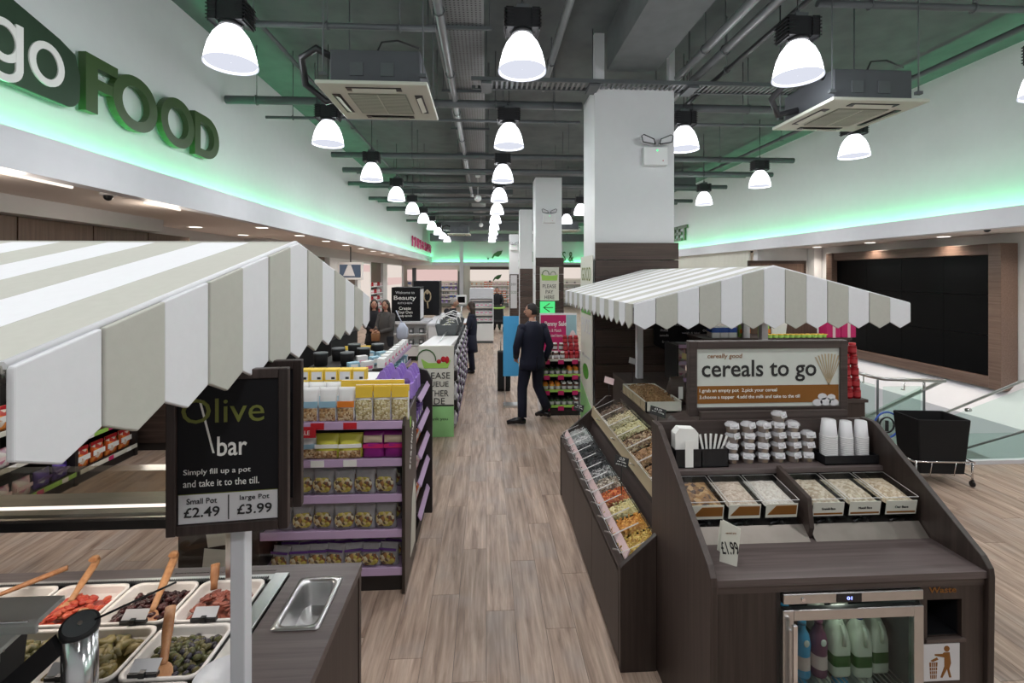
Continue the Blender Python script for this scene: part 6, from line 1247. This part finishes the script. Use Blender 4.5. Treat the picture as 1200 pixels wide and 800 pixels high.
# ================================================================ PEOPLE
def person(name, lab, loc, face, H=1.75, top='navy', legs='navy', hair='hair_black', hairstyle='short', P_=None, coat=None, skirt=False, female=False):
    """local frame: figure faces +Y (away from the camera), x to its right; P_ overrides joints"""
    k = H/1.75
    J = dict(pelvis=(0,0,.95), waist=(0,0,1.08), chest=(0,-.01,1.28), neck=(0,-.01,1.47), skull=(0,.01,1.56),
        shL=(-.17,-.01,1.40), elL=(-.23,-.03,1.12), wrL=(-.22,.08,.88), shR=(.17,-.01,1.40), elR=(.23,-.03,1.12), wrR=(.22,.08,.88),
        hipL=(-.09,0,.92), knL=(-.10,.02,.50), anL=(-.10,-.02,.09), toL=(-.11,.15,.03), hipR=(.09,0,.92), knR=(.10,.02,.50), anR=(.10,-.02,.09), toR=(.11,.15,.03))
    if P_: J.update(P_)
    J = {a: Vector(b)*k for a, b in J.items()}
    Rd = dict(pelvis=(.15,.11), waist=(.135,.10), chest=(.16,.115), neck=(.055,.058), skull=(.05,.06), shL=(.065,.06), elL=(.045,.045), wrL=(.03,.026), shR=(.065,.06), elR=(.045,.045), wrR=(.03,.026),
        hipL=(.09,.095), knL=(.062,.066), anL=(.045,.05), toL=(.04,.03), hipR=(.09,.095), knR=(.062,.066), anR=(.045,.05), toR=(.04,.03))
    ks = list(J); E_ = [('pelvis','waist'),('waist','chest'),('chest','neck'),('neck','skull'),('chest','shL'),('shL','elL'),('elL','wrL'),('chest','shR'),('shR','elR'),('elR','wrR'),('pelvis','hipL'),('hipL','knL'),('knL','anL'),('anL','toL'),('pelvis','hipR'),('hipR','knR'),('knR','anR'),('anR','toR')]
    me = bpy.data.meshes.new('s'); me.from_pydata([J[a] for a in ks], [(ks.index(a), ks.index(b)) for a, b in E_], [])
    o = bpy.data.objects.new('s', me); COL.objects.link(o); sm = o.modifiers.new('k', 'SKIN'); sm.use_smooth_shade = True; ss = o.modifiers.new('d', 'SUBSURF'); ss.levels = 2; ss.render_levels = 2
    for i, a in enumerate(ks): sv = me.skin_vertices[0].data[i]; f_ = .9 if female else 1; sv.radius = (Rd[a][0]*k*f_, Rd[a][1]*k*f_); sv.use_root = (a == 'pelvis')
    dg = bpy.context.evaluated_depsgraph_get(); dg.update(); bmh = bpy.data.meshes.new_from_object(o.evaluated_get(dg)); bpy.data.objects.remove(o)
    bm = bmesh.new(); bm.from_mesh(bmh)
    # which joint is nearest decides cloth, skin or shoe
    def near(c):
        best = None
        for a, b in E_:
            A, Bq = J[a], J[b]; d = Bq-A; tt = max(0, min(1, (c-A).dot(d)/d.length_squared)); dd = (A+d*tt-c).length
            if best is None or dd < best[0]: best = (dd, a, b, tt)
        return best
    for f in bm.faces:
        _, a, b, tt = near(f.calc_center_median()); m = 1
        if b == 'skull' or (b == 'neck' and tt > .93): m = 0
        elif b[:2] in ('kn', 'an') or b[:3] == 'hip': m = 2
        elif b[:2] == 'to': m = 3
        f.material_index = m; f.smooth = True
    bb = B(); bb.mi = 0
    hc = J['skull']+Vector((0,.012,.075))*k; yaw = (P_ or {}).get('head_yaw', 0) if False else head_yaw.get(name+lab, 0)
    Mh = Matrix.Translation(hc) @ Matrix.Rotation(yaw, 4, 'Z')
    hd = B().ell((0,0,0), .074*k, .092*k, .112*k, 20, 14)
    hd.v = [((x*(1-.25*max(0, -z/(.112*k))**2)), y*(1-.1*max(0, -z/(.112*k))), z) for x, y, z in hd.v]
    hd.ell((0, .094*k, -.01*k), .012*k, .02*k, .024*k, 8, 6).ell((-.076*k, 0, -.005*k), .01*k, .018*k, .03*k, 8, 6).ell((.076*k, 0, -.005*k), .01*k, .018*k, .03*k, 8, 6)
    bb.add([Mh @ Vector(v) for v in hd.v], hd.f, True)
    bb.mi = 4; ey = B().ell((-.03*k, .083*k, .008*k), .012*k, .008*k, .006*k, 8, 6).ell((.03*k, .083*k, .008*k), .012*k, .008*k, .006*k, 8, 6).box((-.045*k,.078*k,.026*k),(-.015*k,.09*k,.031*k)).box((.015*k,.078*k,.026*k),(.045*k,.09*k,.031*k)); bb.add([Mh @ Vector(v) for v in ey.v], ey.f, True)
    bb.mi = 5; mo = B().ell((0, .083*k, -.05*k), .025*k, .008*k, .007*k, 8, 6); bb.add([Mh @ Vector(v) for v in mo.v], mo.f, True)
    bb.mi = 0
    for s_ in 'LR':
        w_, e_ = J['wr'+s_], J['el'+s_]; d = (w_-e_).normalized(); sg = -1 if s_ == 'L' else 1
        side = d.cross(Vector((sg, 0, 0))).normalized() if abs(d.x) < .9 else Vector((0,0,1)); fw = Vector((0,1,0))
        u = (fw-d*fw.dot(d)).normalized()*k; n_ = d.cross(u)
        pb = B().tube([w_-d*.02*k, w_+d*.03*k, w_+d*.085*k], [.026*k, .034*k, .03*k], 10); bb.add(pb.v, pb.f, True)
        for q_, (off, ln) in enumerate(((-.027,.065),(-.009,.078),(.009,.072),(.027,.055))):
            a0 = w_+d*.08*k+u*off; cu = n_*sg*.02
            fb = B().tube([a0, a0+d*ln*.45*k-cu*.4, a0+d*ln*.8*k-cu*1.1, a0+d*ln*k-cu*1.9], [.0095*k,.009*k,.008*k,.006*k], 6); bb.add(fb.v, fb.f, True)
        a0 = w_+d*.02*k+u*.025; fb = B().tube([a0, a0+d*.03*k+u*.028, a0+d*.06*k+u*.032], [.012*k,.01*k,.008*k], 6); bb.add(fb.v, fb.f, True)
    tmp = bb.mesh('t', ['skin']*6); bm2 = bmesh.new(); bm2.from_mesh(tmp); bpy.data.meshes.remove(tmp)
    out = bpy.data.meshes.new('figure'); bm.to_mesh(out); a_ = bmesh.new(); a_.from_mesh(out)
    t2 = bpy.data.meshes.new('t2'); bm2.to_mesh(t2); a_.from_mesh(t2); a_.to_mesh(out)
    for m in ('skin', top, legs, 'shoe', 'hair_black', 'red' if female else 'skin'): out.materials.append(G[m])
    t = thing(name, lab, 'person', loc, face); put('figure', out, t)
    # shoes
    for s_ in 'LR':
        a, b = J['an'+s_], J['to'+s_]; d = (b-a); f2 = Vector((d.x, d.y, 0)).normalized(); pt = [a-f2*.05*k-Vector((0,0,a.z*.55)), a-Vector((0,0,a.z*.5)), a.lerp(b, .6)+Vector((0,0,.005)), b+f2*.06*k+Vector((0,0,.005))]
        sh = B().tube(pt, [.035*k,.045*k,.043*k,.028*k], 12); zc = min(v[2] for v in sh.v); sh.v = [(x, y, max(z, .004)) for x, y, z in sh.v]; obj('shoe', sh, 'shoe', t)
    # hair
    hb = B(); n_ = 20
    if hairstyle == 'short':
        e = B().ell((0,-.012*k,.012*k), .08*k, .094*k, .112*k, 20, 12); e.v = [(x, y, z) for x, y, z in e.v]
        e.v = [(x, min(y, .07*k), max(z, -.045*k if y < 0 else .035*k)) for x, y, z in e.v]; hb.add([Mh @ Vector(v) for v in e.v], e.f, True)
    else:
        e = B().ell((0,-.016*k,.014*k), .09*k, .10*k, .116*k, 20, 12); e.v = [(x, min(y, .06*k), max(z, -.06*k if y < .02 else .03*k)) for x, y, z in e.v]; hb.add([Mh @ Vector(v) for v in e.v], e.f, True)
        rs = [[(cx+rx*math.cos(a)*k, cy*k+ry*math.sin(a)*k, z*k) for a in [2*math.pi*i/14 for i in range(14)]] for cx, cy, z, rx, ry in ((0,-.03,.05,.09,.075),(0,-.05,-.08,.1,.06),(0,-.07,-.2,.11,.05),(0,-.075,-.3,.08,.03))]
        h2 = B().rings(rs); hb.add([Mh @ Vector(v) for v in h2.v], h2.f, True)
    obj('hair', hb, hair, t)
    if coat:
        c_, z0, z1, fl_ = coat[:4]; rs = []
        for i in range(9):
            v = i/8; z = z1+(z0-z1)*v; base = J['neck'].lerp(J['pelvis'], min(1, (J['neck'].z-z*k)/(J['neck'].z-J['pelvis'].z)))
            w0 = [.07,.16,.19,.192,.182,.172,.178,.19,.195][i]; dpt = [.075,.11,.135,.135,.13,.125,.13,.14,.145][i]
            g_ = 1+(fl_ if v > .6 else 0)*(v-.6)
            rs.append([(base.x+w0*k*g_*math.cos(a)*(1+.015*math.sin(5*a+i)), base.y+dpt*k*g_*math.sin(a), z*k) for a in [2*math.pi*q/24 for q in range(24)]])
        obj('jacket', B().rings(rs, True), c_, t, label=coat[4] if len(coat) > 4 else None)
        if len(coat) > 4:
            cb = B().tube([J['neck']+Vector((.07*math.cos(a)*k, .06*math.sin(a)*k-.005, .012-.012*math.sin(a))) for a in [2*math.pi*i/16 for i in range(17)]], .01*k, 6); obj('shirt_collar', cb, 'print_white', t)
            obj('jacket_vent', B().box((-.003,-.165,.80),(.003,-.15,1.0)), 'black_plastic', t)
        for s_ in 'LR':
            ar = B().tube([J['sh'+s_]+Vector((0,0,.01)), J['sh'+s_].lerp(J['el'+s_], .5), J['el'+s_], J['el'+s_].lerp(J['wr'+s_], .5), J['wr'+s_]-(J['wr'+s_]-J['el'+s_])*.02], [.066*k,.062*k,.056*k,.05*k,.044*k], 12); ar.ell(tuple(J['sh'+s_]), .07*k, .072*k, .066*k, 12, 8)
            obj('sleeve', ar, c_, t)
    for s_ in 'LR':
        lg = B().tube([J['hip'+s_]+Vector((0,0,.02)), J['hip'+s_].lerp(J['kn'+s_], .5), J['kn'+s_], J['kn'+s_].lerp(J['an'+s_], .5), J['an'+s_]+Vector((0,0,.0))], [.105*k,.092*k,.076*k,.072*k,.068*k], 14)
        obj('trouser_leg', lg, legs, t)
    return t
head_yaw = {}
man = 'man in a navy suit walking away along the aisle past the sale unit'
head_yaw['person'+man] = R(62)
person('person', man, (.68, 7.05, 0), R(18), 1.76, 'navy', 'navy', 'hair_black', 'short',
  dict(hipL=(-.09,0,.92), knL=(-.12,.10,.50), anL=(-.17,-.02,.10), toL=(-.33,.02,.03), hipR=(.09,0,.92), knR=(.14,.12,.50), anR=(.27,.06,.17), toR=(.19,.17,.04), elL=(-.27,-.05,1.13), wrL=(-.21,.12,.96), elR=(.25,-.08,1.13), wrR=(.23,.06,.90), skull=(0,.03,1.56)), coat=('navy', .80, 1.50, .12, 'navy suit jacket with a single back vent'))
w1 = 'long haired woman in black, the left of the two women talking'; head_yaw['person'+w1] = 0
person('person', w1, (-2.5, 10.8, 0), R(195), 1.63, 'dark_cloth', 'dark_cloth', 'hair_dark', 'long', dict(elR=(.2,.05,1.12), wrR=(.08,.22,1.05), elL=(-.2,.05,1.12), wrL=(-.06,.24,1.08)), coat=('dark_cloth', .70, 1.49, .3), female=True)
w2 = 'woman in a grey belted coat with a pale shoulder bag, right of the two talking'; head_yaw['person'+w2] = R(20)
person('person', w2, (-2.12, 10.25, 0), R(150), 1.65, 'grey_coat', 'dark_cloth', 'hair_dark', 'long', dict(elR=(.22,.06,1.12), wrR=(.07,.25,1.08), elL=(-.22,.06,1.12), wrL=(-.05,.27,1.05)), coat=('grey_coat', .50, 1.49, .25), female=True)
t = thing('shoulder_bag', 'pale blue bag hanging on the shoulder of the woman in grey', 'bag', (-1.80, 10.35, .78)); obj('sack', B().rings([rrect(.06,.05,.02,0), rrect(.12,.07,.03,.08), rrect(.12,.07,.03,.25), rrect(.04,.03,.02,.38)], True), 'bag_white', t); obj('strap', B().tube([(.0,0,.36),(-.06,-.03,.5),(-.13,0,.64)], .012, 6), 'bag_white', t)
t = thing('hand_bag', 'tan hand bag held between the two women', 'bag', (-2.28, 10.0, .82)); obj('sack', B().rings([rrect(.08,.04,.02,0), rrect(.09,.05,.02,.15), rrect(.06,.03,.02,.2)], True), 'bag_tan', t); obj('strap', B().tube([(-.05,0,.19),(0,0,.3),(.05,0,.19)], .008, 6), 'bag_tan', t)
o1 = 'grey haired person in a black coat leaning at the queue unit'; head_yaw['person'+o1] = R(-20)
person('person', o1, (-.85, 10.95, 0), R(-70), 1.68, 'dark_cloth', 'dark_cloth', 'hair_grey', 'short', dict(elR=(.22,.08,1.15), wrR=(.1,.3,1.1), elL=(-.22,.08,1.15), wrL=(-.06,.3,1.1), chest=(0,.05,1.27), neck=(0,.09,1.45), skull=(0,.12,1.53)), coat=('dark_cloth', .62, 1.48, .15))
o2 = 'woman in a dark navy dress facing the grey haired person'; head_yaw['person'+o2] = R(-20)
person('person', o2, (-.33, 10.7, 0), R(95), 1.58, 'navy', 'navy', 'hair_dark', 'long', dict(elR=(.2,.06,1.14), wrR=(.06,.26,1.1), elL=(-.2,.06,1.14), wrL=(-.05,.26,1.06)), coat=('navy', .52, 1.49, .2), female=True)
o3 = 'distant man in black pushing a buggy towards the camera'; head_yaw['person'+o3] = 0
person('person', o3, (.42, 18.9, 0), R(180), 1.68, 'dark_cloth', 'dark_cloth', 'hair_black', 'short', dict(elR=(.24,.08,1.15), wrR=(.16,.3,1.04), elL=(-.24,.08,1.15), wrL=(-.16,.3,1.04)), coat=('dark_cloth', .75, 1.5, .2))
t = thing('pushchair', 'distant pushchair with pale toys across its bar', 'pushchair', (.42, 17.9, 0))
obj('frame', B().tube([(-.2,.35,1.0),(-.22,0,.5),(-.22,-.35,.12)], .02, 6).tube([(.2,.35,1.0),(.22,0,.5),(.22,-.35,.12)], .02, 6).tube([(-.2,.35,1.0),(.2,.35,1.0)], .02, 6), 'black_metal', t); obj('seat', B().prism([(-.3,.35),(.1,.4),(.25,.95),(.2,1.0),(.0,.5),(-.3,.45)], 0, -.2, .2), 'soft_black', t)
for x in (-.22, .22):
    for y in (-.35, .25): obj('wheel', B().cyl((x-.02, y, .1), .1, .04, 14, 'x'), 'black_plastic', t)
obj('toy_bar', B().tube([(-.28,-.05,.95),(-.1,-.12,.93),(.1,-.12,.93),(.28,-.05,.95)], .035, 8), 'lime', t)
# remove unused prototypes parked below the floor
for key, r_ in list(PROD.items()):
    if key not in used:
        for c in list(r_.children_recursive): bpy.data.objects.remove(c)
        bpy.data.objects.remove(r_)
